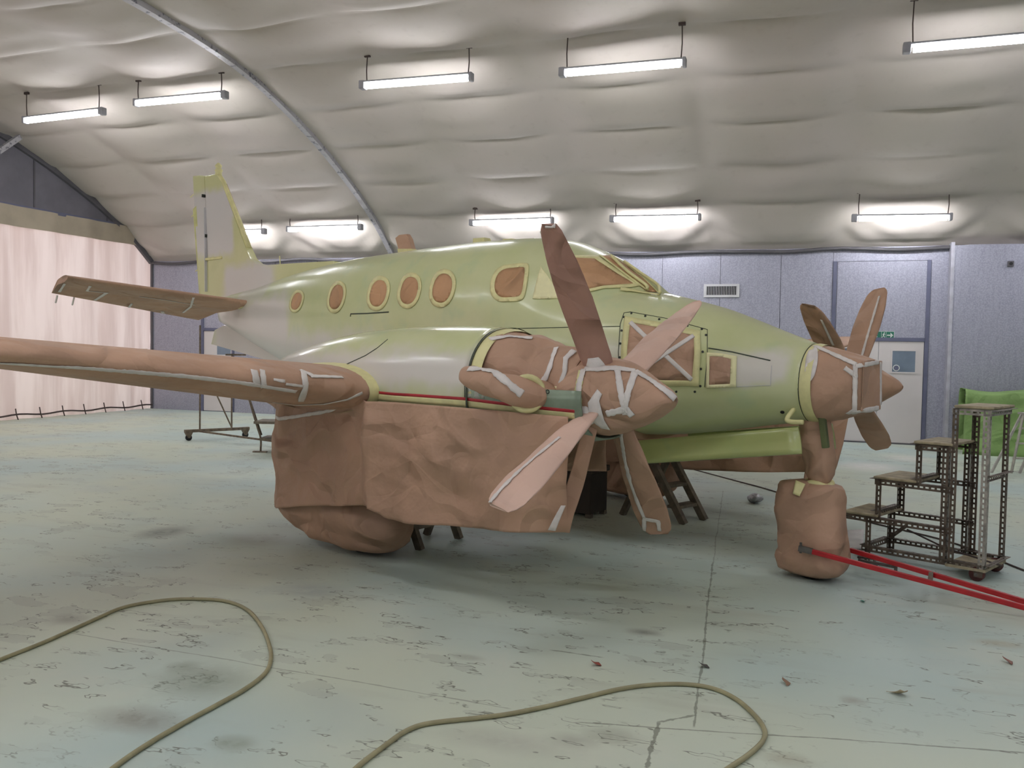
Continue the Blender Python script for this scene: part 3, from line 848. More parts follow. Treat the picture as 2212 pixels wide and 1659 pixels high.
patch('tape_patch', ellipse(1753, 785, 13, 40, 0.15), B_N, M['wtape'], nose, 0.006, 7)

# ---- nacelles: built for the near engine (y < 0) and mirrored
NXs = [-1.05, -0.8, -0.5, -0.1, 0.3, 0.7, 1.15, 1.6, 2.0, 2.16]
NT_ = [1.50, 1.565, 1.655, 1.745, 1.815, 1.86, 1.885, 1.895, 1.888, 1.875]
NBt = [1.42, 1.34, 1.24, 1.13, 1.05, 1.0, 0.98, 0.98, 0.98, 0.98]
NHw = [0.04, 0.13, 0.23, 0.32, 0.37, 0.40, 0.415, 0.42, 0.42, 0.415]
nt_f, nb_f, nh_f = pchip(NXs, NT_), pchip(NXs, NBt), pchip(NXs, NHw)
def mirror_obj(o, parent):
    me = o.data.copy()
    for v in me.vertices: v.co.y = -v.co.y
    me.flip_normals()
    c = bpy.data.objects.new(o.name, me); COL.objects.link(c); c.parent = parent
    for m in o.modifiers:
        if m.type == 'SOLIDIFY':
            k = c.modifiers.new('s', 'SOLIDIFY'); k.thickness = m.thickness; k.offset = m.offset
    return c
rings = []
for x in np.linspace(-1.05, 2.16, 46):
    x = float(x); zc = 1.42
    rings.append(se_ring(x, -YE, zc, nh_f(x), nt_f(x)-zc, 44, 2.25, hhb=zc-nb_f(x)))
nac = loft('nacelle', rings, M['nac'], AP)
nac2 = mirror_obj(nac, AP)
# grey lower cowl, open on top
LC = []
for k in range(14):
    f = k/13; x = 2.14+0.92*f; hw = 0.405-0.10*f**1.6; zb = 0.99+0.17*f; zt = 1.475+0.0*f
    rg = []
    for i in range(25):
        a = PI*i/24; s, c = math.cos(a), math.sin(a)
        rg.append((x, -YE-hw*math.copysign(abs(s)**(2/2.6), s), zt-(zt-zb)*abs(c)**(2/2.6)))
    LC.append(rg)
lc = mk('lower_cowl', [p for r in LC for p in r], grid_faces(14, 25), M['cowl'], AP); solid(lc, 0.012)
lc2 = mirror_obj(lc, AP)
# crumpled paper over the bare engine
rings = []
for k in range(34):
    f = k/33; x = 2.12+0.80*f; hw = 0.405-0.155*f**1.1; top = 1.868-0.155*f; zc = 1.45
    rings.append(se_ring(x, -YE, zc, hw-0.02, top-zc, 64, 2.15, 0.032*min(1, f*6)*min(1, (1-f)*8+.2), 3.0, hhb=0.22))
eng = loft('engine_cover', rings, M['paper'], AP); eng2 = mirror_obj(eng, AP)
B_E = bvh_of(eng); B_NC = bvh_of(nac); B_LC = bvh_of(lc)
rings = [se_ring(2.150, -YE, 1.42, .421, .462, 60, 2.25, hhb=.44), se_ring(2.168, -YE, 1.42, .422, .463, 60, 2.25, hhb=.44)]
loft('cowl_edge', rings, M['line'], nac, (False, False))
rings = [se_ring(2.165, -YE, 1.42, .412, .452, 60, 2.25, hhb=.1), se_ring(2.20, -YE, 1.42, .408, .448, 60, 2.25, hhb=.1), se_ring(2.25, -YE, 1.42, .392, .434, 60, 2.25, hhb=.1)]
yc = loft('tape_collar', rings, M['ytape'], eng, (False, False))
for px in ([(1202, 752), (1190, 790), (1180, 815), (1162, 838)], [(1240, 758), (1222, 775), (1220, 805), (1212, 830)], [(1045, 735), (1100, 728), (1150, 732)]):
    strip('tape', px, 0.035, B_E, M['wtape'], eng, 0.008, 4, ragged=0.3)
strip('tape', [(1155, 836), (1200, 840), (1236, 843)], 0.03, B_E, M['ypaper'], eng, 0.008, 4, ragged=0.3)
# red pinstripe tape and the yellow tape band under it
RED = [(790, 845), (850, 851), (900, 854), (1000, 861), (1050, 867), (1100, 873), (1160, 880), (1242, 888)]
B_NL = bvh_of(nac, lc)
strip('red_tape', RED, 0.02, B_NL, M['rtape'], nac, 0.006, 6)
strip('tape_band', [(u, v+9) for u, v in RED], 0.05, B_NL, M['ytape'], nac, 0.005, 6)
strip('panel_line', [(560, 772), (640, 790), (700, 793)], 0.006, B_NC, M['line'], nac, 0.002, 6)
strip('panel_line', [(742, 790), (790, 768), (815, 752), (838, 733)], 0.006, B_NC, M['line'], nac, 0.002, 6)
strip('panel_line', [(1004, 830), (1004, 862)], 0.006, B_NC, M['line'], nac, 0.002, 4)
patch('cowl_plate', [(1006, 826), (1048, 836), (1048, 863), (1006, 858)], B_NL, simple('plate_pale', srgb(186, 188, 176), .35), nac, 0.004, 8)
for (u, v) in ((1015, 833), (1184, 846)):
    q, n_ = cast(bvh_of(nac, lc, eng), u, v)
    if q is not None:
        tb = MB(); ang = [2*PI*i/14 for i in range(15)]
        e1 = n_.cross(Vector((0, 0, 1))).normalized(); e2 = n_.cross(e1)
        tb.tube([q+n_*0.006+(e1*math.cos(a)+e2*math.sin(a))*0.012 for a in ang], 0.003, 5)
        tb.build('fastener', M['rivet'], nac)

# exhaust stacks wrapped in paper
def exhaust():
    pts = spline([(2.75, -2.20, 1.44), (2.715, -2.36, 1.445), (2.65, -2.45, 1.465), (2.54, -2.49, 1.495), (2.42, -2.51, 1.53), (2.29, -2.52, 1.555)], 6)
    rr = np.interp(np.linspace(0, 1, len(pts)), [0, .25, .55, .9, 1], [.085, .092, .088, .075, .055])
    m = MB(); m.tube(pts, list(rr), 22)
    for i, v in enumerate(m.v):
        k = crumple(v, 8, 1); c = pts[i//22] if i//22 < len(pts) else pts[-1]
        d = np.array(v)-c; m.v[i] = tuple(np.array(v)+d*0.16*k)
    return m.build('exhaust_cover', M['paper'], AP, True)
exh = exhaust(); exh2 = mirror_obj(exh, AP)
B_X = bvh_of(exh)
strip('tape', [(1012, 797), (1040, 797), (1068, 803), (1095, 825), (1112, 840), (1128, 852)], 0.05, B_X, M['wtape'], exh, 0.006, 4, ragged=0.3)
m = MB(); m.tube([(2.715+0.07*math.cos(a), -2.375+0.075*math.cos(a), 1.445+0.105*math.sin(a)) for a in [2*PI*i/24 for i in range(25)]], 0.022, 8); m.build('tape_ring', M['ytape'], exh, True)

# ---- propellers
def blade_mesh(name, ang, beta_root, beta_tip, parent, yc, mat, seed, flip=1):
    """feathered blade wrapped in paper; radius runs along (0, sin, cos)"""
    rd = np.array([0, math.sin(ang), math.cos(ang)]); tg = np.array([0, math.cos(ang), -math.sin(ang)]); ax = np.array([1.0, 0, 0])
    N = 26; vs = []; K = 16
    for i in range(N+1):
        f = i/N; r = 0.20+(PR+0.012-0.20)*f
        c = float(np.interp(f, [0, .08, .25, .5, .75, .92, .985, 1], [.19, .215, .24, .275, .275, .235, .185, .14]))
        th = float(np.interp(f, [0, .1, .4, 1], [.10, .07, .040, .016]))
        b = beta_root+(beta_tip-beta_root)*f
        cd = (math.cos(b)*tg*flip+math.sin(b)*ax); nd = np.cross(cd, rd)
        for k in range(K):
            a = 2*PI*k/K; cx_ = math.cos(a); sy = math.sin(a)
            p = np.array([0, yc, HZ])+ax*XP+rd*r+cd*(c/2*cx_)+nd*(th/2*math.copysign(abs(sy)**0.9, sy))
            w = 0.010*crumple(p, 5, seed)
            vs.append(p+nd*w*math.copysign(1, sy)*(abs(sy) > .3))
    fs = grid_faces(N+1, K, True); fs.append(tuple(range(K))); fs.append(tuple(range((N+1)*K-1, N*K-1, -1)))
    return mk(name, vs, fs, mat, parent)
def propeller(yc, th, mats, seed):
    prof = [(-0.265, .235), (-0.20, .258), (-.10, .262), (0.0, .256), (.12, .232), (.25, .182), (.36, .125), (.44, .08), (.49, .045), (.515, .012)]
    rings = []
    xs_, rs_ = [p[0] for p in prof], [p[1] for p in prof]
    rf = pchip(xs_, rs_)
    for x in np.linspace(-.265, .515, 34):
        x = float(x)
        rings.append(se_ring(XP+x, yc, HZ-0.022, rf(x), rf(x), 40, 2.0, 0.012*min(1, (0.53-x)*5), seed))
    sp = loft('propeller', rings, M['paper'], AP)
    bl = []
    for k in range(4):
        bl.append(blade_mesh('blade', th+k*PI/2, math.radians(74), math.radians(106), sp, yc, mats[k], seed+k*2.3))
    # taped cuffs at the blade roots
    for k in range(4):
        a = th+k*PI/2; rd = np.array([0, math.sin(a), math.cos(a)]); c0 = np.array([XP, yc, HZ])
        MB().tube([c0+rd*.215, c0+rd*.245, c0+rd*.29], [.085, .075, .055], 14).build('cuff_tape', M['wtape'], sp, True)
    return sp, bl
TH1, TH2 = -0.5543, -0.9306
P, PP, PD = M['paper'], M['paper_pale'], paper_mat('kraft_paper_dark', srgb(172, 132, 116))
pr1, bl1 = propeller(-YE, TH1, (PD, PP, P, PP), 1.0)
pr2, bl2 = propeller(YE, TH2, (P, P, P, P), 4.0)
B_P1 = bvh_of(pr1); B_BL = [bvh_of(b) for b in bl1]; B_BL2 = [bvh_of(b) for b in bl2]
for px in ([(1262, 798), (1330, 796), (1372, 802)], [(1372, 802), (1405, 822), (1445, 850), (1458, 862)], [(1333, 797), (1342, 850), (1352, 895)], [(1372, 803), (1356, 850), (1350, 880), (1366, 898)], [(1310, 893), (1350, 884)], [(1262, 798), (1252, 830), (1250, 870)]):
    strip('tape', px, 0.04, B_P1, M['wtape'], pr1, 0.007, 4, ragged=0.3)
strip('tape', [(1258, 800), (1249, 845), (1252, 880), (1262, 905)], 0.05, B_P1, M['ytape'], pr1, 0.006, 4, ragged=0.3)
patch('tape_patch', [(1272, 870), (1292, 842), (1302, 852), (1296, 866), (1306, 905), (1318, 925), (1300, 922), (1276, 905)], B_P1, M['wtape'], pr1, 0.012, 6)
strip('tape', [(1425, 1146), (1422, 1125), (1392, 1120), (1392, 1146)], 0.03, B_BL[2], M['wtape'], pr1, 0.006, 4, ragged=0.4)
strip('tape', [(1342, 935), (1350, 990), (1362, 1040), (1378, 1085), (1392, 1118)], 0.03, B_BL[2], M['wtape'], pr1, 0.006, 5, ragged=0.5)
strip('tape', [(1052, 1095), (1075, 1104), (1085, 1106)], 0.035, B_BL[3], M['wtape'], pr1, 0.006, 4, ragged=0.4)
strip('tape', [(1055, 1090), (1085, 1055), (1120, 1020), (1160, 985), (1210, 945)], 0.022, B_BL[3], M['wtape'], pr1, 0.006, 5, ragged=0.6)
strip('tape', [(1178, 487), (1200, 487)], 0.03, B_BL[0], M['wtape'], pr1, 0.006, 3)
strip('tape', [(1900, 640), (1885, 690), (1870, 740), (1860, 775)], 0.022, B_BL2[1], M['wtape'], pr2, 0.006, 4, ragged=0.4)
strip('tape', [(1775, 690), (1800, 745)], 0.022, B_BL2[0], M['wtape'], pr2, 0.006, 4)

# ---- wings
def airfoil(n=22):
    out = []
    for i in range(n+1):
        x = (1-math.cos(PI*i/n))/2; y = 5*(0.2969*math.sqrt(x)-0.126*x-0.3516*x*x+0.2843*x**3-0.1036*x**4)
        out.append((x, y))
    return out
AF = airfoil()
def wing_ring(xle, y, z, chord, thick, twist=0.0, camber=0.0):
    top = []; bot = []
    for (x, h) in AF:
        cm = camber*4*x*(1-x)*chord
        top.append((xle-x*chord, y, z+cm+h*thick*1.05)); bot.append((xle-x*chord, y, z+cm-h*thick*0.95))
    return top+bot[-2:0:-1]
def wing_sec(y):
    a = abs(y)
    if a <= 2.3: return (1.30, 2.25, 0.36, 1.40)
    f = (a-2.3)/(7.66-2.3)
    return (1.20-0.10*f, 2.15-1.05*f, max(.11, 0.365-0.073*(a-2.4)), 1.375+(a-2.3)*0.110)
def wing(sign, name, ys):
    rings = []
    for y in ys:
        xle, c, th, z = wing_sec(y); rings.append(wing_ring(xle, sign*abs(y), z, c, th))
    return loft(name, rings, M['paper'], AP)
w1 = wing(-1, 'wing', list(np.linspace(2.34, 7.6, 34))+[7.66])
w2 = wing(1, 'wing', list(np.linspace(2.34, 7.6, 34))+[7.66])
rings = []
for y in np.linspace(-2.3, 2.3, 5): rings.append(wing_ring(1.30, float(y), 1.36, 2.25, 0.36))
loft('centre_wing', rings, M['paper'], AP)
B_W = bvh_of(w1)
for px, wd in (([(0, 783), (200, 795), (400, 812), (520, 826), (640, 845)], .03), ([(548, 800), (556, 832)], .05), ([(566, 800), (570, 836)], .04), ([(655, 803), (660, 835), (650, 866)], .045), ([(648, 800), (675, 812)], .04), ([(670, 813), (700, 814), (740, 816)], .03), ([(590, 820), (615, 824)], .02), ([(617, 829), (655, 834)], .02), ([(590, 868), (640, 874), (700, 872), (750, 862), (782, 848)], .022)):
    strip('tape', px, wd, B_W, M['wtape'], w1, 0.006, 6, ragged=0.35)
# yellow collar where the wing meets the nacelle
rings = []
for y, g in ((-2.335, .02), (-2.40, .016), (-2.455, .008)):
    xle, c, th, z = wing_sec(-2.34); rings.append(wing_ring(xle+g, y, z, c, th+2*g))
loft('tape_collar', rings, M['ytape'], w1, (False, False))

# ---- paper skirts hanging from the nacelles round the main gear
def skirt(name, plan, hem, top, mat, seed, nu=110, nv=44, amp=0.032):
    """plan: list of (x, y); hem/top: functions of distance along"""
    pl = [np.array(p, float) for p in plan]
    L = np.concatenate([[0], np.cumsum([np.linalg.norm(b-a) for a, b in zip(pl[:-1], pl[1:])])])
    vs = []
    for i in range(nu+1):
        s = L[-1]*i/nu; x = float(np.interp(s, L, [p[0] for p in pl])); y = float(np.interp(s, L, [p[1] for p in pl]))
        s2 = min(s+.02, L[-1]); s1 = max(s-.02, 0)
        tx = float(np.interp(s2, L, [p[0] for p in pl])-np.interp(s1, L, [p[0] for p in pl])); ty = float(np.interp(s2, L, [p[1] for p in pl])-np.interp(s1, L, [p[1] for p in pl]))
        l = math.hypot(tx, ty)+1e-9; nx, ny = -ty/l, tx/l
        zt, zh = top(x, s/L[-1]), hem(x, s/L[-1])
        for j in range(nv+1):
            v = j/nv; z = zt+(zh-zt)*v
            d = amp*crumple((x*1.0, y, z), 2.4, seed)*min(1, v*3+.1)+0.35*amp*crumple((x, y, z), 6.5, seed+2)*min(1, v*4)
            d += 0.03*math.sin(x*7+seed)*v*v
            vs.append((x+nx*d, y+ny*d, z))
    o = mk(name, vs, grid_faces(nu+1, nv+1), mat, AP); solid(o, 0.004); return o
hem_f = pchip([-.35, -.1, .4, .9, 1.27, 1.34, 1.42, 2.1, 3.1], [.30, .33, .42, .49, .53, .50, .46, .50, .59])
top_f = pchip([-.4, 0.2, 1.1, 2.2, 3.1], [1.24, 1.27, 1.325, 1.325, 1.31])
plan_o = [(2.985, -2.29), (2.6, -2.38), (2.0, -2.42), (1.46, -2.43), (1.36, -2.47), (1.28, -2.55), (1.14, -2.46), (0.9, -2.44), (.45, -2.46), (-.05, -2.42), (-.24, -2.34), (-.33, -2.15), (-.35, -1.75)]
sk1 = skirt('masking_skirt', plan_o, lambda x, f: hem_f(x), lambda x, f: top_f(x), M['paper'], 2.0)
plan_i = [(2.75, -1.60), (2.0, -1.53), (1.0, -1.50), (.2, -1.50), (-.3, -1.62)]
sk2 = skirt('masking_skirt', plan_i, lambda x, f: hem_f(x)+.02+.30*min(1, max(0, (x-1.0)/.5)), lambda x, f: 1.30, M['paper'], 5.0, 60, 26)
skirt('masking_skirt', [(3.0, 1.60), (2.0, 1.53), (1.0, 1.50), (.2, 1.50), (-.3, 1.62)], lambda x, f: hem_f(x)+.02, lambda x, f: 1.30, M['paper'], 5.0, 60, 26)
skirt('masking_skirt', [(2.55, 2.38), (1.42, 2.42), (.9, 2.44), (-.05, 2.42), (-.33, 2.15), (-.35, 1.75)], lambda x, f: hem_f(x), lambda x, f: top_f(x), M['paper'], 7.0, 60, 26)
# loose flap taped to the skirt's front corner
fa = [a_y(1262, 918, -2.16), a_y(1294, 918, -2.10), a_y(1231, 1151, -2.26), a_y(1192, 1147, -2.32)]
def quad_sheet(name, a, b, c, d, mat, parent, n=12, amp=.01, th=.004, seed=0.):
    vs = []
    for i in range(n+1):
        for j in range(n+1):
            u, v = i/n, j/n; p = (1-u)*((1-v)*a+v*d)+u*((1-v)*b+v*c)
            k = amp*crumple(p, 4, seed); vs.append(p+np.array([0, k, 0]))
    o = mk(name, vs, grid_faces(n+1, n+1), mat, parent); solid(o, th); return o
fl = quad_sheet('skirt_flap', fa[0], fa[1], fa[2], fa[3], M['paper'], AP)
q0 = [a_y(1212, 1092, -2.34), a_y(1222, 1092, -2.33), a_y(1200, 1147, -2.35), a_y(1184, 1145, -2.36)]
quad_sheet('tape', q0[0], q0[1], q0[2], q0[3], M['wtape'], fl, 6, .004)
B_S = bvh_of(sk1)
strip('tape', [(585, 893), (605, 905), (640, 900), (700, 890), (770, 868)], .03, B_S, M['wtape'], sk1, .01, 6, ragged=.4)
# aft underside of the nacelle in paper
rings = []
for x in np.linspace(-1.75, 0.2, 20):
    x = float(x); rings.append(se_ring(x, -YE, 1.40, max(.12, nh_f(x)+.03), .03, 36, 2.2, 0.012, 6.0, hhb=float(np.interp(x, [-1.75, -1.0, -.35, .2], [.05, .22, .40, .45]))))
for o in (loft('aft_cover', rings, M['paper'], AP),): mirror_obj(o, AP)

# ---- main wheel bags
def bag(name, pts_rings, mat, parent, seed, amp=.035, n=56):
    rings = []
    for (z, cx_, cy_, rx, ry, sup) in pts_rings:
        rg = []
        for i in range(n):
            a = 2*PI*i/n; c, s = math.cos(a), math.sin(a)
            r = 1/((abs(c)/rx)**sup+(abs(s)/ry)**sup)**(1/sup)
            p = np.array([cx_+c*r, cy_+s*r, z]); k = 1+amp*crumple(p, 4.0, seed)/max(.1, min(rx, ry))
            rg.append((cx_+c*r*k, cy_+s*r*k, z+amp*.3*noise.noise(Vector(p)*5)*(0.05 < z)))
        rings.append(rg)
    n_ = len(rings[0]); vs = [p for r in rings for p in r]
    fs = grid_faces(len(rings), n_, True); fs.append(tuple(range(n_-1, -1, -1))); fs.append(tuple(range(len(vs)-n_, len(vs))))
    return mk(name, vs, fs, mat, parent)
wbag = [(.055, .53, -2.0, .36, .20, 2.4), (.08, .48, -2.0, .46, .26, 2.6), (.13, .40, -2.0, .60, .31, 2.8), (.22, .33, -2.0, .70, .35, 2.8), (.32, .30, -2.0, .74, .37, 2.8), (.42, .33, -2.0, .70, .37, 2.6), (.55, .36, -2.0, .62, .36, 2.4), (.8, .36, -2.0, .52, .32, 2.2)]
def interp_rings(tab, m):
    tab = np.array(tab); zz = np.linspace(tab[0, 0], tab[-1, 0], m); return [tuple(float(np.interp(z, tab[:, 0], tab[:, k])) for k in range(6)) for z in zz]
wb1 = bag('wheel_cover', interp_rings(wbag, 18), M['paper'], AP, 3.0); wb2 = mirror_obj(wb1, AP)
for s, par in ((-1, wb1), (1, wb2)):
    tm = MB(); tm.tube([(.55, s*2.08, .29), (.55, s*1.90, .29)], .288, 28); tm.build('tyre', M['black'], par, True, .03)
    MB().tube([(.55, s*1.95, .3), (.5, s*1.95, 1.2)], .06, 12).build('strut', M['steel'], par)

# ---- nose gear: strut sleeve, wheel bag, doors
slv = bag('strut_cover', interp_rings([(.70, 3.62, 0, .075, .075, 2), (.75, 3.62, 0, .08, .08, 2), (.80, 3.62, 0, .10, .10, 2), (.95, 3.60, 0, .112, .11, 2), (1.1, 3.58, 0, .105, .105, 2), (1.3, 3.56, 0, .105, .105, 2)], 12), M['paper'], AP, 8.0, .03, 28)
nb = bag('nose_wheel_cover', interp_rings([(.03, 3.58, 0, .17, .13, 2.4), (.05, 3.57, 0, .23, .17, 3), (.10, 3.575, 0, .265, .20, 3.4), (.16, 3.57, 0, .285, .215, 3.4), (.21, 3.58, 0, .262, .20, 3.4), (.4, 3.58, 0, .258, .18, 3.4), (.55, 3.573, 0, .252, .165, 3.4), (.64, 3.562, 0, .245, .155, 3.4), (.70, 3.555, 0, .232, .14, 3.2), (.735, 3.55, 0, .205, .12, 3), (.752, 3.57, 0, .10, .09, 2)], 26), M['paper'], AP, 1.5, .022, 56)
MB().tube([(3.60, -.075, .20), (3.60, .075, .20)], .20, 26).build('tyre', M['black'], nb, True)
kt = MB(); kt.tube([(3.62+.095*math.cos(a), .09*math.sin(a), .735+.012*math.sin(3*a)) for a in [2*PI*i/20 for i in range(21)]], .024, 8)
kt.build('tape_tie', M['ytape'], slv, True)
tl = quad_sheet('tape_tail', np.array([3.50, -.14, .76]), np.array([3.58, -.15, .74]), np.array([3.56, -.20, .65]), np.array([3.50, -.19, .66]), M['ytape'], slv, 5, .01)
def door_sheet(name, corners, mat, th=.02):
    a, b, c, d = corners; vs = []; n = 14
    for i in range(n+1):
        for j in range(6):
            u, v = i/n, j/5; p = (1-u)*((1-v)*a+v*d)+u*((1-v)*b+v*c); p = p+np.array([0, 0.012*math.sin(PI*v), 0]); vs.append(p)
    o = mk(name, vs, grid_faces(n+1, 6), mat, AP); solid(o, th); return o
gd = door_sheet('nose_gear_door', [a_y(1350, 954, -.26), a_y(1724, 922, -.26), a_y(1732, 980, -.30), a_y(1350, 1004, -.30)], M['green'])
g2 = [a_y(1774, 905, .10), a_y(1786, 905, .10), a_y(1787, 966, .12), a_y(1776, 968, .12)]
gd2 = door_sheet('nose_gear_door', [np.array([2.3, .26, 1.0]), np.array([3.6, .26, 1.18]), np.array([3.62, .3, .98]), np.array([2.3, .3, .79])], M['green'])
nf = MB(); p0 = a_y(1776, 900, -.14); p1 = a_y(1784, 968, -.14); nf.bar(p0, p1, .045, .05, (1, 0, 0)); nf.build('tow_link', simple('olive_link', srgb(92, 100, 62), .6), AP, bevel=.008)
# belly paper
rings = []
for x in np.linspace(-1.6, 2.15, 18):
    x = float(x); rings.append(se_ring(x, 0, 1.16, .66, .02, 36, 2.6, .01, 4., hhb=1.16-fb(x)+.03))
loft('belly_cover', rings, M['paper'], AP)

# ---- windows: brown paper with a yellow tape border
def window(px_out, px_in, mat=None, name='window'):
    o = patch(name, px_in, B_F, mat or M['paper_win'], AP, .005, 6)
    patch('tape_frame', px_out, B_F, M['ytape'], o, .007, 6, hole=px_in)
    return o
def oval(cx, cy, rx, ry, rot, k):
    return ellipse(cx, cy, rx, ry, rot, 32, 2.25), ellipse(cx, cy, rx*k, ry*k*1.02, rot, 32, 2.25)
for (cx, cy, rx, ry, rot) in ((641.5, 651, 13, 24, .32), (727.5, 642, 17.5, 34, .24), (818, 634, 22, 36.5, .25), (885, 628, 23, 37.5, .25), (956.5, 623, 25.5, 40, .25)):
    a, b = oval(cx, cy, rx*1.07, ry*1.05, rot, .74); window(a, b)
cw = [(1062, 637), (1060, 612), (1069, 588), (1086, 575), (1110, 571), (1136, 569), (1143, 575), (1141, 600), (1135, 635), (1126, 649), (1100, 652), (1077, 651)]
def shrink(p, k, ky=None):
    cx = sum(q[0] for q in p)/len(p); cy = sum(q[1] for q in p)/len(p); ky = ky or k
    return [(cx+(x-cx)*k, cy+(y-cy)*ky) for x, y in p]
def smooth_poly(p, n=5):
    q = [np.array(a) for a in p]; out = []
    m = len(q)
    for i in range(m):
        a, b, c, d = q[i-1], q[i], q[(i+1) % m], q[(i+2) % m]
        for k in range(n):
            t_ = k/n; out.append(tuple(0.5*((2*b)+(c-a)*t_+(2*a-5*b+4*c-d)*t_*t_+(3*b-a-3*c+d)*t_**3)))
    return out
cws = smooth_poly(cw, 4); window(cws, shrink(cws, .78, .78))
tri = smooth_poly([(1168, 580), (1172, 581), (1195, 612), (1214, 641), (1212, 645), (1180, 646), (1154, 646), (1152, 642), (1159, 610)], 3)
patch('triangle_window', tri, B_F, M['ypaper'], AP, .006, 6)
# windscreen: side pane and front panes
ws_out = [(1177, 556), (1230, 553), (1290, 553), (1340, 588), (1386, 618), (1362, 622), (1305, 624), (1262, 634), (1235, 643)]
ws_in = [(1190, 562), (1232, 559), (1284, 560), (1330, 590), (1368, 614), (1305, 618), (1262, 627), (1240, 635)]
wso = patch('windscreen', ws_in, B_F, M['paper_win'], AP, .006, 7, jitter=.006)
patch('tape_frame', ws_out, B_F, M['ytape'], wso, .008, 7, hole=ws_in)
fs_out = [(1296, 552), (1318, 552), (1352, 575), (1392, 606), (1418, 632), (1398, 630), (1345, 592)]
fso = patch('windscreen', fs_out, B_F, M['paper_win'], AP, .007, 6, jitter=.006)
strip('tape_frame', [(1296, 553), (1345, 590), (1400, 630)], .024, B_F, M['ytape'], fso, .012, 5)
strip('tape_frame', [(1318, 551), (1354, 576), (1389, 603), (1422, 634)], .018, B_F, M['ytape'], fso, .012, 5)
strip('tape_frame', [(1340, 625), (1390, 634), (1425, 639)], .04, B_F, M['ytape'], fso, .012, 5)
for pts in ([(1318, 560), (1352, 592), (1392, 622), (1396, 632)], [(1345, 572), (1385, 600), (1416, 622), (1425, 640)]):
    P3 = []
    for u, v in pts:
        q, n_ = cast(B_F, u, v)
        if q is not None: P3.append(q+n_*.035)
    if len(P3) > 1: MB().tube(spline([np.array(p) for p in P3], 5), .014, 8).build('wiper', M['ytape'], AP, True)
# ---- nose panels on the near side
bp_out = [(1350, 684), (1425, 697), (1512, 716), (1514, 760), (1510, 834), (1430, 833), (1340, 828), (1343, 750)]
bp_in = [(1362, 697), (1428, 709), (1499, 726), (1500, 765), (1495, 822), (1430, 821), (1353, 815), (1356, 750)]
bay = patch('avionics_bay_cover', bp_in, B_F, M['paper'], AP, .006, 9, jitter=.006)
patch('tape_frame', bp_out, B_F, M['ytape'], bay, .008, 8, hole=bp_in)
strip('cross_tape', [(1362, 697), (1435, 765), (1495, 820)], .035, B_F, M['wtape'], bay, .012, 7)
strip('cross_tape', [(1499, 726), (1430, 770), (1356, 818)], .035, B_F, M['wtape'], bay, .013, 7)
strip('panel_line', [(1338, 835), (1336, 760), (1340, 700), (1348, 676), (1362, 674)], .005, B_F, M['line'], AP, .002, 6)
strip('panel_line', [(1362, 674), (1440, 688), (1528, 712), (1528, 770), (1522, 836)], .004, B_F, M['line'], AP, .002, 6)
RIV = [(1364, 677), (1394, 683), (1424, 690), (1454, 697), (1485, 704), (1516, 711), (1525, 724), (1518, 760), (1514, 797), (1513, 834), (1501, 846), (1461, 846), (1348, 685), (1343, 714), (1340, 742), (1339, 772), (1338, 802)]
for (u, v) in RIV:
    q, n_ = cast(B_F, u, v)
    if q is not None: MB().tube([np.array(q), np.array(q+n_*.005)], .0095, 10).build('rivet', M['rivet'], AP)
sp_out = [(1527, 762), (1560, 764), (1592, 770), (1590, 836), (1526, 838)]
sp_in = [(1534, 770), (1560, 772), (1579, 776), (1577, 829), (1532, 831)]
sc_ = patch('side_scoop_cover', sp_in, B_F, M['paper'], AP, .006, 7, jitter=.012)
patch('tape_frame', sp_out, B_F, M['ypaper'], sc_, .008, 7, hole=sp_in)
strip('panel_line', [(1530, 752), (1580, 760), (1664, 779)], .008, B_F, M['line'], AP, .003, 6)
strip('panel_line', [(1592, 835), (1664, 832), (1667, 790)], .003, B_F, M['vent_w'], AP, .003, 6)
strip('panel_line', [(1060, 711), (1140, 709), (1230, 707), (1340, 705)], .005, B_F, M['line'], AP, .002, 8)
strip('door_slot', [(757, 684), (758, 678), (795, 677), (840, 674)], .012, B_F, M['line'], AP, .003, 5)
for (u, v, r) in ((1690, 890, .016),):
    q, n_ = cast(B_F, u, v)
    if q is not None: MB().tube([np.array(q), np.array(q+n_*.004)], r, 14).build('drain_hole', M['black'], AP)
pt = MB(); q = [a_y(1716, 882, -.24), a_y(1700, 905, -.30), a_y(1708, 911, -.31), a_y(1735, 912, -.31)]
pt.tube(spline(q, 5), [.018]*16, 10); pt.build('pitot_cover', M['ytape'], AP, True)

# ---- fin, rudder, tailplane, ventral fin
def slab(name, outline, half, mat, parent=None, taper=None):
    """outline in (x, z); thin lens section across y"""
    n = len(outline); cx = sum(p[0] for p in outline)/n; cz = sum(p[1] for p in outline)/n
    vs = []; rows = [(-1, .985), (-.75, .995), (0, 1.0), (.75, .995), (1, .985)]
    rings = []
    for (k, s) in rows:
        rings.append([(cx+(x-cx)*s, k*half*(taper(z) if taper else 1), cz+(z-cz)*s) for x, z in outline])
    vs = [p for r in rings for p in r]; fs = grid_faces(5, n, True); fs.append(tuple(range(n-1, -1, -1))); fs.append(tuple(range(4*n, 5*n)))
    o = mk(name, vs, fs, mat, parent or AP, False); return o
tap = lambda z: float(np.interp(z, [2.3, 4.3], [1.0, .5]))
fin_o = [(-5.72, 2.30), (-5.93, 4.235), (-5.62, 4.225), (-5.56, 4.21), (-5.43, 4.08), (-4.98, 3.46), (-4.70, 3.06), (-4.58, 2.92), (-4.42, 2.84), (-4.2, 2.805), (-3.6, 2.795), (-2.6, 2.775), (-2.6, 2.5), (-4.4, 2.3)]
fin = slab('fin', fin_o, .065, M['fin'], taper=tap)
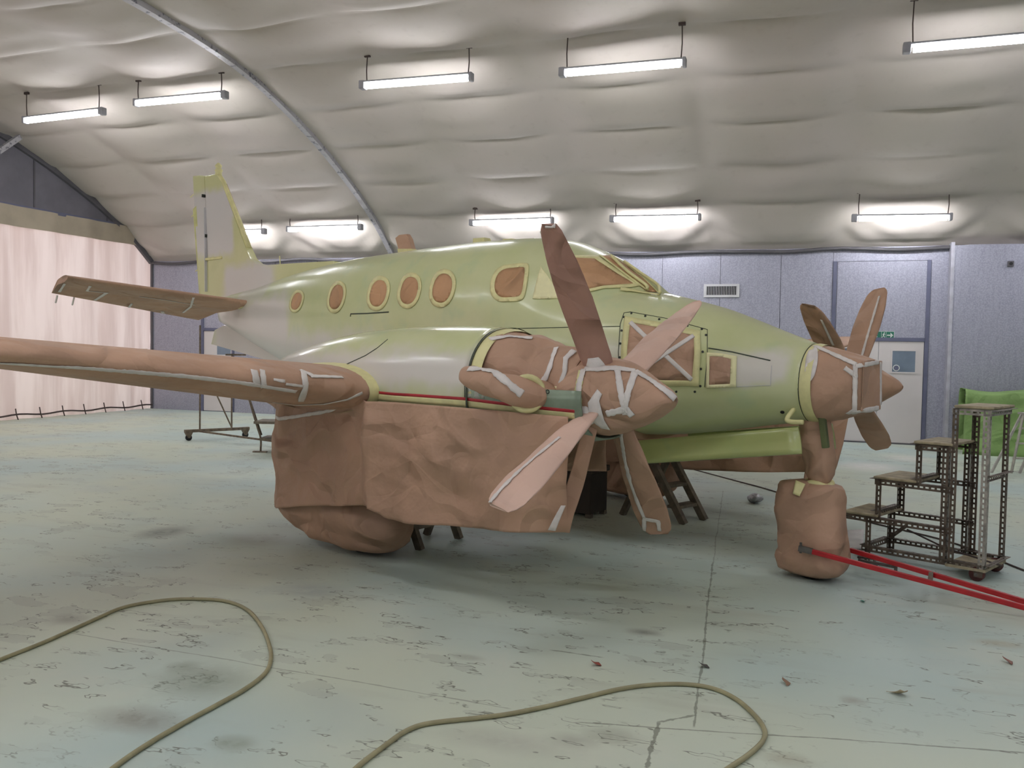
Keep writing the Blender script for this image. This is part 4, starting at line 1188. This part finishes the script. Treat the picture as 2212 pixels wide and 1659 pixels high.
rud_o = [(-5.735, 2.40), (-6.00, 2.44), (-6.03, 2.50), (-6.24, 3.80), (-6.30, 4.28), (-6.10, 4.265), (-5.945, 4.235)]
rud = slab('rudder', rud_o, .05, M['fin'], taper=tap)
tab_o = [(-5.96, 2.46), (-6.07, 2.44), (-6.28, 3.78), (-6.18, 3.82)]
slab('trim_tab', tab_o, .035, M['trimtab'], rud)
# masked leading edge of the fin
le = MB(); le.tube([(-5.60, 0, 4.24), (-5.43, 0, 4.09), (-4.98, 0, 3.47), (-4.72, 0, 3.08)], [.035, .035, .04, .045], 10); le.build('leading_edge_tape', M['ytape'], fin, True)
strip('leading_edge_paper', [(487, 400), (503, 440), (522, 490), (536, 528)], .03, bvh_of(fin), M['paper'], fin, .03, 5)
bt = MB(); bt.tube(spline([(-5.57, 0, 4.2), (-5.565, 0, 4.27), (-5.57, 0, 4.32), (-5.575, 0, 4.38)], 4), [.05, .05, .045, .05, .06, .05, .04, .035, .045, .05, .045, .03, .015], 12); bt.build('beacon_cover', M['ytape'], fin, True)
for z, x in ((3.93, -5.92), (3.33, -5.82)):
    MB().box(x-.012, x+.012, -.075, .075, z-.022, z+.022).build('hinge', M['rivet'], rud)
for z in (2.98,):
    MB().box(-5.85, -5.35, -.075, .075, z-.02, z+.02).build('bracket_cover', M['ytape'], fin, bevel=.01)
for z in (4.02, 3.72, 2.88):
    x = float(np.interp(z, [2.4, 3.8, 4.3], [-6.02, -6.24, -6.30])); MB().tube([(x, 0, z), (x-.16, 0, z-.05)], .008, 6).build('static_wick', M['ytape'], rud)
MB().bar((-5.80, -.068, 2.5), (-5.86, -.055, 3.75), .012, .04, (0, 1, 0)).build('hinge_line', M['vent_w'], rud)
# tailplane (elevator hanging down), in paper
def tail_ring(le, te, th, droop):
    le = np.array(le, float); te = np.array(te, float); top = []; bot = []
    for (x, h) in AF:
        p = le+(te-le)*x; dz = droop*(0.0 if x < .62 else 0)+0
        up = 0.055*math.sin(PI*min(1, x/.62))*0 if False else 0
        hump = 0.06*min(x/.62, (1-x)/.38)
        top.append((p[0], p[1], p[2]+hump+h*th*.9)); bot.append((p[0], p[1], p[2]+hump-h*th*.9))
    return top+bot[-2:0:-1]
for s in (1, -1):
    rings = []
    LEr, LEt = np.array([-4.28, -.25, 2.295]), np.array([-4.45, -2.52, 2.485]); TEr, TEt = np.array([-5.58, -.30, 2.065]), np.array([-5.25, -2.42, 2.325])
    for k in range(15):
        f = k/14; l = LEr+(LEt-LEr)*f; e = TEr+(TEt-TEr)*f
        rings.append([(p[0], p[1]*s, p[2]) for p in tail_ring(l, e, .14-.05*f, 0)])
    tp = loft('tailplane', rings, M['paper'], AP)
    if s == 1:
        B_T = bvh_of(tp)
        for px, wd in (([(195, 617), (188, 628), (235, 632)], .03), ([(230, 632), (205, 648)], .04), ([(300, 640), (360, 648), (420, 658)], .025), ([(418, 642), (412, 662), (395, 675)], .03), ([(285, 655), (275, 668)], .03), ([(140, 612), (128, 630)], .03), ([(350, 672), (360, 685)], .04)):
            strip('tape', px, wd, B_T, M['wtape'], tp, .006, 5, ragged=.4)
        strip('root_tape', [(440, 693), (480, 684), (527, 662)], .05, B_T, M['ytape'], tp, .006, 5)
        for (u, v) in ((124, 645), (160, 650)):
            p = a_x(u, v, -5.28); MB().tube([p+np.array([0, 0, .04]), p+np.array([-.06, 0, -.05])], .012, 6).build('static_wick', M['wtape'], tp)
slab('ventral_fin', [(-5.35, 2.0), (-5.62, 1.93), (-5.72, 1.72), (-4.2, 1.515), (-3.5, 1.50), (-3.4, 1.6), (-4.3, 1.85)], .035, M['fus'])
# tail cone cap (masked yellow)
# ---- antennas on the roof
def blade_ant(name, px, y, mat, half, parent=AP):
    pts = [a_y(u, v, y) for u, v in px]; return slab(name, [(p[0], p[2]) for p in pts], half, mat, parent)
an = blade_ant('antenna_cover', [(868, 550), (858, 515), (866, 508), (882, 506), (888, 516), (897, 550)], 0, M['paper'], .03)
blade_ant('tape_base', [(866, 553), (864, 538), (895, 538), (900, 553)], 0, M['ytape'], .04, an)
a2 = blade_ant('antenna_cover', [(1028, 536), (1029, 516), (1052, 514), (1058, 532)], 0, M['ytape'], .05)
a3 = blade_ant('antenna_cover', [(1088, 530), (1092, 517), (1112, 516), (1120, 528)], 0, M['ytape'], .04)
p0, p1 = a_y(1176, 520, 0), a_y(1167, 500, 0); MB().tube([p0, p1], .006, 6).build('whip_antenna', M['alu'], AP)
p0, p1 = a_y(608, 606, 0), a_y(604, 553, 0); MB().tube([p0, p1], .008, 6).build('whip_antenna', M['ytape'], AP)

# ================================================================== OTHER THINGS
def A2R(p): return ROT@np.array([p[0], p[1], p[2] if len(p) > 2 else 0.0])

# ---- slotted-angle steel helper (perforated L-section), local coordinates
def perforated(mb, a, b, side, width=.046, slot=.013, pitch=.042, gap=.40):
    a = np.array(a, float); b = np.array(b, float); d = b-a; L = np.linalg.norm(d); d /= L; s = np.array(side, float)
    e0 = (width-slot)/2
    def q(u0, u1, v0, v1):
        mb.add([a+d*u0+s*v0, a+d*u1+s*v0, a+d*u1+s*v1, a+d*u0+s*v1], [(0, 1, 2, 3)])
    q(0, L, 0, e0); q(0, L, width-e0, width)
    n = max(1, int(L/pitch)); pt = L/n
    for i in range(n+1):
        c = i*pt; h = pt*gap/2; q(max(0, c-h), min(L, c+h), e0, width-e0)
def angle(name, a, b, s1, s2, mat, parent):
    mb = MB(); perforated(mb, a, b, s1); perforated(mb, a, b, s2)
    o = mk(name, mb.v, mb.f, mat, parent, False); solid(o, .003); return o

# ---- mobile steps beside the nose wheel: local x runs down the steps, y away from the camera
O_ = A2R((4.57, 0.81, 0)); ang = math.radians(177.5)+HEAD
# local frame: lx = along descending steps; ly = to the back
MS = empty('mobile_steps', (O_[0], O_[1], 0))
lx = np.array([math.cos(ang), math.sin(ang), 0]); ly = np.array([math.sin(ang), -math.cos(ang), 0])
MS.rotation_euler = (0, 0, math.atan2(-lx[1], -lx[0]))     # local +X points up the steps, local +Y to the back
tag(MS, 'wheeled slotted-steel steps with four plywood treads beside the nose wheel', 'steps')
def sx(a): return -a
D = 0.50
def V(a, b, z): return (sx(a), b, z)
Xp, Xm, Yp, Ym = (1, 0, 0), (-1, 0, 0), (0, 1, 0), (0, -1, 0)
Zp, Zm = (0, 0, 1), (0, 0, -1)
for (a, sa, mt_) in ((-.02, Xm, 'angle_pale'), (.245, Xp, 'angle')):
    angle('post', V(a, 0, .10), V(a, 0, 1.325), sa, Yp, M[mt_], MS)
    angle('post', V(a, D, .10), V(a, D, 1.325), sa, Ym, M['angle'], MS)
for b, sd in ((0, Yp), (D, Ym)):
    angle('post', V(.265, b, .10), V(.265, b, 1.02), Xm, sd, M['angle'], MS)
    angle('post', V(.51, b, .69), V(.51, b, 1.02), Xp, sd, M['angle'], MS)
    angle('post', V(.825, b, .38), V(.825, b, .70), Xp, sd, M['angle'], MS)
    angle('post', V(.90, b, .0), V(.90, b, .38), Xp, sd, M['angle'], MS)
    angle('rail', V(.52, b, 1.02), V(.22, b, 1.02), Zm, sd, M['angle'], MS)
    angle('rail', V(.835, b, .70), V(.22, b, .70), Zm, sd, M['angle'], MS)
    angle('rail', V(1.08, b, .378), V(.22, b, .378), Zm, sd, M['angle'], MS)
    angle('rail', V(.93, b, .13), V(-.02, b, .13), Zm, sd, M['angle'], MS)
    angle('rail', V(.25, b, 1.325), V(-.03, b, 1.325), Zm, sd, M['angle_pale'], MS)
for (a, z, mt_) in ((1.08, .378, 'angle'), (.835, .70, 'angle'), (.52, 1.02, 'angle'), (-.03, 1.325, 'angle_pale'), (-.02, .82, 'angle'), (-.02, .13, 'angle'), (.90, .13, 'angle'), (.505, .74, 'angle'), (.82, .43, 'angle')):
    angle('cross_rail', V(a, 0, z), V(a, D, z), Zm, Xp if a < .1 else Xm, M[mt_], MS)
MB().bar(V(.90, D, .12), V(.75, D, .26), .02, .03).build('brace', M['angle'], MS)
for (a0, a1, z) in ((-.05, .235, 1.33), (.235, .53, 1.025), (.50, .845, .703), (.80, 1.095, .381)):
    MB().box(sx(a1), sx(a0), -.015, D+.015, z, z+.022).build('tread', M['board'], MS, bevel=.008)
MB().box(sx(.26), sx(-.03), -.005, D+.005, .078, .10).build('base_plate', M['board'], MS)
MB().tube([V(.60, .1, .30), V(.30, .1, .20), V(-.1, .2, .11)], .007, 6).build('guy_wire', M['cord'], MS)
for b in (.03, D-.03):
    f = MB(); f.box(sx(.02)-.03, sx(.02)+.03, b-.035, b-.027, .035, .08); f.box(sx(.02)-.03, sx(.02)+.03, b+.027, b+.035, .035, .08); f.box(sx(.02)-.035, sx(.02)+.035, b-.035, b+.035, .072, .08)
    cst = f.build('caster', M['angle'], MS)
    MB().tube([(sx(.035), b-.022, .055), (sx(.035), b+.022, .055)], .055, 20).build('wheel', M['caster'], cst, True)
    MB().tube([(sx(.035), b-.04, .055), (sx(.035), b+.04, .055)], .012, 8).build('axle', M['steel'], cst)

# ---- red tow bar on the nose wheel (A-shaped, the apex lies outside the picture)
TBR = empty('tow_bar', A2R((3.62, 0, 0)), HEAD); tag(TBR, 'red A-shaped tow bar hooked to the nose wheel', 'tow bar')
off = np.array([3.62, 0, 0])
n0 = a_y(1738, 1187, -.25); n1 = a_z(2212, 1312, .07); d = n1-n0; n2 = n1+d*0.12
f1 = a_z(2212, 1299, .07); f0 = a_y(1836, 1188, .25); e = f1-f0; f2 = n2+np.array([0, .02, 0])
MB().bar(n0-off, n1+d*.35-off, .03, .036).build('arm', M['red'], TBR, bevel=.004)
MB().bar(f0-off, f1+e*.6-off, .03, .036).build('arm', M['red'], TBR, bevel=.004)
c0 = n0+d*.60; c1 = f0+(f1-f0)*.50
MB().bar(c0-off, c1-off, .03, .035).build('cross_bar', M['rusty'], TBR)
hk = MB(); hk.bar(n0-d*.03-off, n0+d*.04-off, .034, .042); hk.tube([n0-d*.02-off+np.array([0, 0, -.035]), n0-d*.02-off+np.array([0, 0, .045])], .010, 8); hk.build('hook', M['steel'], TBR)
la = a_z(1855, 1210, .13)-off; lb = a_z(1935, 1225, .13)-off
lt = MB(); lt.tube([la, lb], .012, 8); lt.tube([lb+np.array([0, 0, .035]), lb-np.array([0, 0, .045])], .013, 8)
for uv in ((1858, 1200), (1890, 1203)):
    p = a_z(uv[0], uv[1], .15)-off; lt.tube([p, p+np.array([.03, -.09, -.02])], .011, 8)
lt.tube([a_z(1852, 1203, .15)-off, a_z(1892, 1207, .15)-off], .011, 8); lt.tube([a_z(1858, 1218, .12)-off, a_z(1896, 1222, .12)-off], .011, 8)
lt.build('latch', M['steel'], TBR, True)

# ---- wooden trestle step stool under the belly
s0 = A2R(a_z(1478, 1133)); s1 = A2R(a_z(1522, 1124)); dv = s1-s0; wv = np.linalg.norm(dv)
ST = empty('trestle_steps', (s0[0], s0[1], 0), math.atan2(dv[1], dv[0])); tag(ST, 'worn wooden trestle steps standing under the belly behind the propeller', 'steps')
hh = .60
# local x along the rungs, y away behind
for x in (0.0, wv):
    MB().bar((x, 0, 0), (x-.09, .34, hh), .05, .075, (0, 1, 0)).build('leg', M['wood'], ST)
    MB().bar((x-.10, .72, 0), (x-.09, .42, hh), .05, .06, (0, 1, 0)).build('leg', M['wood'], ST)
for k, z in enumerate((.16, .36)):
    y = .34*z/hh; MB().box(-.09*z/hh-.01, wv-.09*z/hh+.01, y-.03, y+.10, z-.015, z+.015).build('tread', M['wood'], ST)
MB().box(-.16, wv+.02, .24, .52, hh, hh+.035).build('top', M['wood'], ST, bevel=.01)
MB().bar((-.095, .57, .3), (wv-.095, .57, .3), .03, .04).build('stretcher', M['wood'], ST)
# ---- second bench, low, seen below the skirt hem
q0 = A2R(a_z(908, 1188)); q1 = A2R(a_z(992, 1164)); dv = q1-q0; wv = np.linalg.norm(dv)
LB = empty('low_trestle', (q0[0], q0[1], 0), math.atan2(dv[1], dv[0])); tag(LB, 'low wooden trestle half hidden under the paper skirt beside the main wheel', 'trestle')
for x in (0, wv):
    MB().bar((x, 0, 0), (x-.04, .10, .30), .045, .07, (0, 1, 0)).build('leg', M['wood'], LB)
    MB().bar((x-.05, .34, 0), (x-.04, .22, .30), .045, .06, (0, 1, 0)).build('leg', M['wood'], LB)
MB().box(-.03, wv, .03, .11, .17, .20).build('tread', M['wood'], LB)
MB().box(-.06, wv+.02, .06, .28, .30, .33).build('top', M['wood'], LB, bevel=.01)

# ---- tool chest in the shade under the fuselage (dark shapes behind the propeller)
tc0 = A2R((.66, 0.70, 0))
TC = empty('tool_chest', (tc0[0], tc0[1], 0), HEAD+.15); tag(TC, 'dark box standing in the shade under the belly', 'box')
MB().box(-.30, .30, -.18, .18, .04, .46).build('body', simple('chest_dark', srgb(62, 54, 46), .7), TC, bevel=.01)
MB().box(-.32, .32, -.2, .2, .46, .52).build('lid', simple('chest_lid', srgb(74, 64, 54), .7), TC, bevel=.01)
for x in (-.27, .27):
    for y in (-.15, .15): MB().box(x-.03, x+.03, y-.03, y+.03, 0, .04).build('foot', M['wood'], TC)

# ---- tail stand trolley behind the wing
t0 = A2R(a_z(405, 952)); t1 = A2R(a_z(532, 945)); dv = t1-t0; L = np.linalg.norm(dv)
TR = empty('tail_trolley', (t0[0], t0[1], 0), math.atan2(dv[1], dv[0])); tag(TR, 'rusty wheeled stand with thin upright poles below the tail', 'trolley')
MB().bar((-.05, 0, .17), (L+.05, 0, .17), .07, .05).build('base_beam', M['rusty'], TR)
for x in (0.02, L-.02):
    f = MB(); f.prism([(x-.07, .15), (x+.07, .15), (x+.02, .0+.05), (x-.02, .05)], 1, -.03, .03); cs = f.build('caster', M['rusty'], TR)
    MB().tube([(x, -.02, .055), (x, .02, .055)], .055, 16).build('wheel', M['black'], cs, True)
for x, zt in ((.22, 2.05), (L-.28, 1.55)):
    MB().tube([(x, 0, .19), (x, 0, zt)], .016, 8).build('pole', M['rusty'], TR)
MB().tube([(L-.28, 0, .2), (L-.56, 0, .80), (L-.62, 0, 1.5)], .014, 8).build('brace', M['rusty'], TR)
MB().bar((L-.40, 0, 1.53), (L-.02, 0, 1.53), .03, .03).build('top_bar', M['rusty'], TR)
MB().bar((.2, 0, .16), (.95, -1.75, .08), .03, .03).build('foot_rail', M['rusty'], TR)
# ---- mobile step platform behind the skirt
f0 = A2R(a_z(563, 977)); f1 = A2R(a_z(592, 972)); 
FS = empty('platform_steps', (f0[0], f0[1], 0), math.radians(19)); tag(FS, 'tubular platform steps partly hidden behind the paper skirt', 'steps')
MB().tube(spline([(0, 0, .02), (-.0, 0, .22), (-.06, 0, .42), (-.22, 0, .95), (-.28, .0, 1.15)], 4), .016, 8).build('handrail', M['rusty'], FS, True)
MB().tube([(-.06, .25, .25), (-.28, .25, .9), (-.34, .25, 1.1)], .016, 8).build('handrail', M['rusty'], FS, True)
MB().box(-.12, .10, -.04, .04, 0, .02).build('foot_plate', M['rusty'], FS)
MB().box(-.02, .75, -.05, .45, .20, .23).build('tread', M['wood'], FS)
MB().box(-.10, .75, -.05, .45, .46, .50).build('tread', M['wood'], FS)
MB().tube([(.35, .0, .23), (.35, .0, .46)], .014, 8).build('post', M['rusty'], FS)
fk = MB(); fk.prism([(.22, .19), (.5, .19), (.36, .06), (.30, .06)], 1, -.02, .02); cs = fk.build('caster', M['black'], FS)
MB().tube([(.33, -.025, .06), (.33, .025, .06)], .06, 16).build('wheel', M['black'], cs, True)
# ---- loose cables and litter
def cable(name, pts, r, mat, label, cat):
    P3 = [A2R(a_z(u, v, r)) for u, v in pts]
    o = MB().tube(spline(P3, 8), r, 8).build(name, mat, None, True); return tag(o, label, cat)
cable('air_hose', [(-60, 1452), (0, 1425), (100, 1385), (200, 1340), (270, 1311), (360, 1296), (430, 1294), (490, 1299), (535, 1318), (566, 1355), (582, 1395), (585, 1425), (572, 1455), (530, 1488), (470, 1522), (400, 1560), (320, 1607), (245, 1659), (150, 1740)], .0115, M['hose'], 'beige hose looping across the left foreground floor', 'hose')
cable('air_hose', [(690, 1740), (770, 1659), (830, 1612), (872, 1582), (910, 1566), (960, 1558), (1030, 1551), (1100, 1542), (1180, 1526), (1260, 1507), (1340, 1488), (1410, 1479), (1480, 1478), (1540, 1487), (1590, 1510), (1630, 1545), (1651, 1575), (1648, 1600), (1620, 1628), (1575, 1659), (1480, 1720)], .0115, M['hose'], 'beige hose winding across the right foreground floor', 'hose')
cable('floor_cable', [(1380, 985), (1490, 1012), (1580, 1036), (1675, 1062), (1850, 1120), (2050, 1170), (2212, 1232)], .008, M['cord'], 'thin dark cable running over the floor behind the nose wheel', 'cable')
# crumpled foil ball
p = A2R(a_z(1632, 1087)); vs = []; fs = []
bm = bmesh.new(); bmesh.ops.create_icosphere(bm, subdivisions=3, radius=.065)
for v in bm.verts:
    k = 1+.35*crumple(v.co*14, 1.0, 2); v.co = Vector((v.co.x*1.25*k, v.co.y*1.1*k, v.co.z*.8*k))
zmin = min(v.co.z for v in bm.verts)
for v in bm.verts: v.co.z -= zmin
me = bpy.data.meshes.new('foil_ball'); bm.to_mesh(me); bm.free()
fbo = link('foil_ball', me, M['foil'], None, False); fbo.location = (p[0], p[1], 0); tag(fbo, 'crumpled grey paper ball on the floor behind the nose wheel', 'litter')
# pale sheet on the floor beyond the nose wheel
p = a_z(1848, 1180); wl = quad_sheet('paper_sheet', A2R(a_z(1826, 1190))+np.array([0, 0, .01]), A2R(a_z(1864, 1188))+np.array([0, 0, .01]), A2R(a_z(1866, 1150))+np.array([0, 0, .03]), A2R(a_z(1828, 1152))+np.array([0, 0, .03]), M['litter'], None, 6, .003)
tag(wl, 'white sheet lying on the floor between the nose wheel and the steps', 'litter')
# ---- green tarpaulin over a rack by the wall
g0 = A2R(a_z(2076, 975)); 
W_, H_, D_ = 2.6, 1.15, .7
vs = []; nu, nv = 60, 30
for i in range(nu+1):
    u = i/nu
    for j in range(nv+1):
        v = j/nv
        # profile: front hang, top, back hang
        L_ = 2*H_+D_; s = v*L_
        if s < H_: y, z = -D_/2, s
        elif s < H_+D_: y, z = -D_/2+(s-H_), H_
        else: y, z = D_/2, L_-s
        x = W_*u
        top = H_*(1-.05*math.sin(u*9))-.10*(u > .0)*u*.3
        fold = .06*math.sin(x*9+1.2*math.sin(x*3))*max(0, 1-z/H_)
        y += (fold if y < 0 else -fold)+(-.10 if y < 0 else .1)*(1-z/H_)+.03*crumple((x, y, z), 3)
        vs.append((x-.02+.03*(1-z/H_)*(-1 if u < .1 else 0), y, z*top/H_+.02*noise.noise(Vector((x*3, y*3, z*3)))*(z > .1)))
tp = mk('tarpaulin', vs, grid_faces(nu+1, nv+1), M['tarp']); solid(tp, .006)
tp.location = (g0[0], YB-0.85, 0); tag(tp, 'bright green tarpaulin draped over a rack against the right wall', 'tarpaulin')
fr_ = MB()
for x in (.1, W_-.1):
    for y in (-.25, .25): fr_.tube([(x, y, 0), (x, y, H_-.12)], .02, 6)
fr_.box(.06, W_-.06, -.29, .29, H_-.14, H_-.10)
fr_.build('rack', M['steel'], tp)
# ---- white step ladder at the right picture edge
l0 = a_z(2142, 1010); l1 = a_z(2186, 1035)
LD = empty('folding_ladder', A2R((l0+l1)/2), HEAD); tag(LD, 'white folding step ladder at the right picture edge behind the steps', 'ladder')
o0 = (l0+l1)/2
n_l = np.array([FW[0], FW[1], 0])/math.hypot(FW[0], FW[1])
def on_l(u, v):
    d_ = aray(u, v); t_ = ((o0-CA)@n_l)/(d_@n_l); q = CA+d_*t_-o0; return q
apx = on_l(2208, 893); la = on_l(2142, 1012); rb = on_l(2184, 1036); la[2] = 0; rb[2] = 0
wide = np.array([RT[0], RT[1], 0])*.42
for k in (0, 1):
    MB().bar(la+wide*k, apx+wide*k*.8, .03, .03).build('leg', M['alu'], LD)
    MB().bar(rb+wide*k*1.1+np.array([.15, -.25, 0])*0, apx+wide*k*.8+np.array([.02, 0, 0]), .03, .05).build('stile', M['alu'], LD)
for f in (.25, .5, .75):
    a_ = rb+(apx-rb)*f; MB().bar(a_, a_+wide*1.0, .08, .02).build('tread', M['alu'], LD)
MB().bar(apx-wide*.05, apx+wide*.9, .16, .03).build('top_cap', M['alu'], LD)

# ---- curled paint chips on the floor
for (u, v, sz, cc, lb) in ((1285, 1438, .05, srgb(150, 78, 66), 'small red paint chip left of the right-hand hose'), (1697, 1478, .045, srgb(150, 120, 96), 'small brown paint chip right of the hose bend'), (1863, 1302, .035, srgb(70, 140, 120), 'tiny green paint chip below the tow bar'), (1942, 1502, .07, srgb(176, 160, 130), 'curled tan paper scrap in the right foreground'), (2176, 1432, .05, srgb(150, 104, 90), 'small reddish chip near the right picture edge'), (1518, 1442, .05, srgb(96, 92, 88), 'dark chip on the floor joint above the hose')):
    p = A2R(a_z(u, v)); vs = []; n = 6; rr_ = random.random()*6
    for i in range(n+1):
        for j in range(3):
            a = i/n; vs.append((sz*(a-.5)+.2*sz*math.sin(rr_+j), sz*.5*(j-1)*(1-.6*a)+.1*sz*math.sin(5*a+rr_), .003+sz*.45*a*a+.1*sz*abs(j-1)))
    o = mk('paint_chip', vs, grid_faces(n+1, 3), simple('chip', cc, .6)); solid(o, .002); o.location = (p[0], p[1], 0); o.rotation_euler = (0, 0, rr_)
    tag(o, lb, 'paint chip', 'paint chips on the floor')
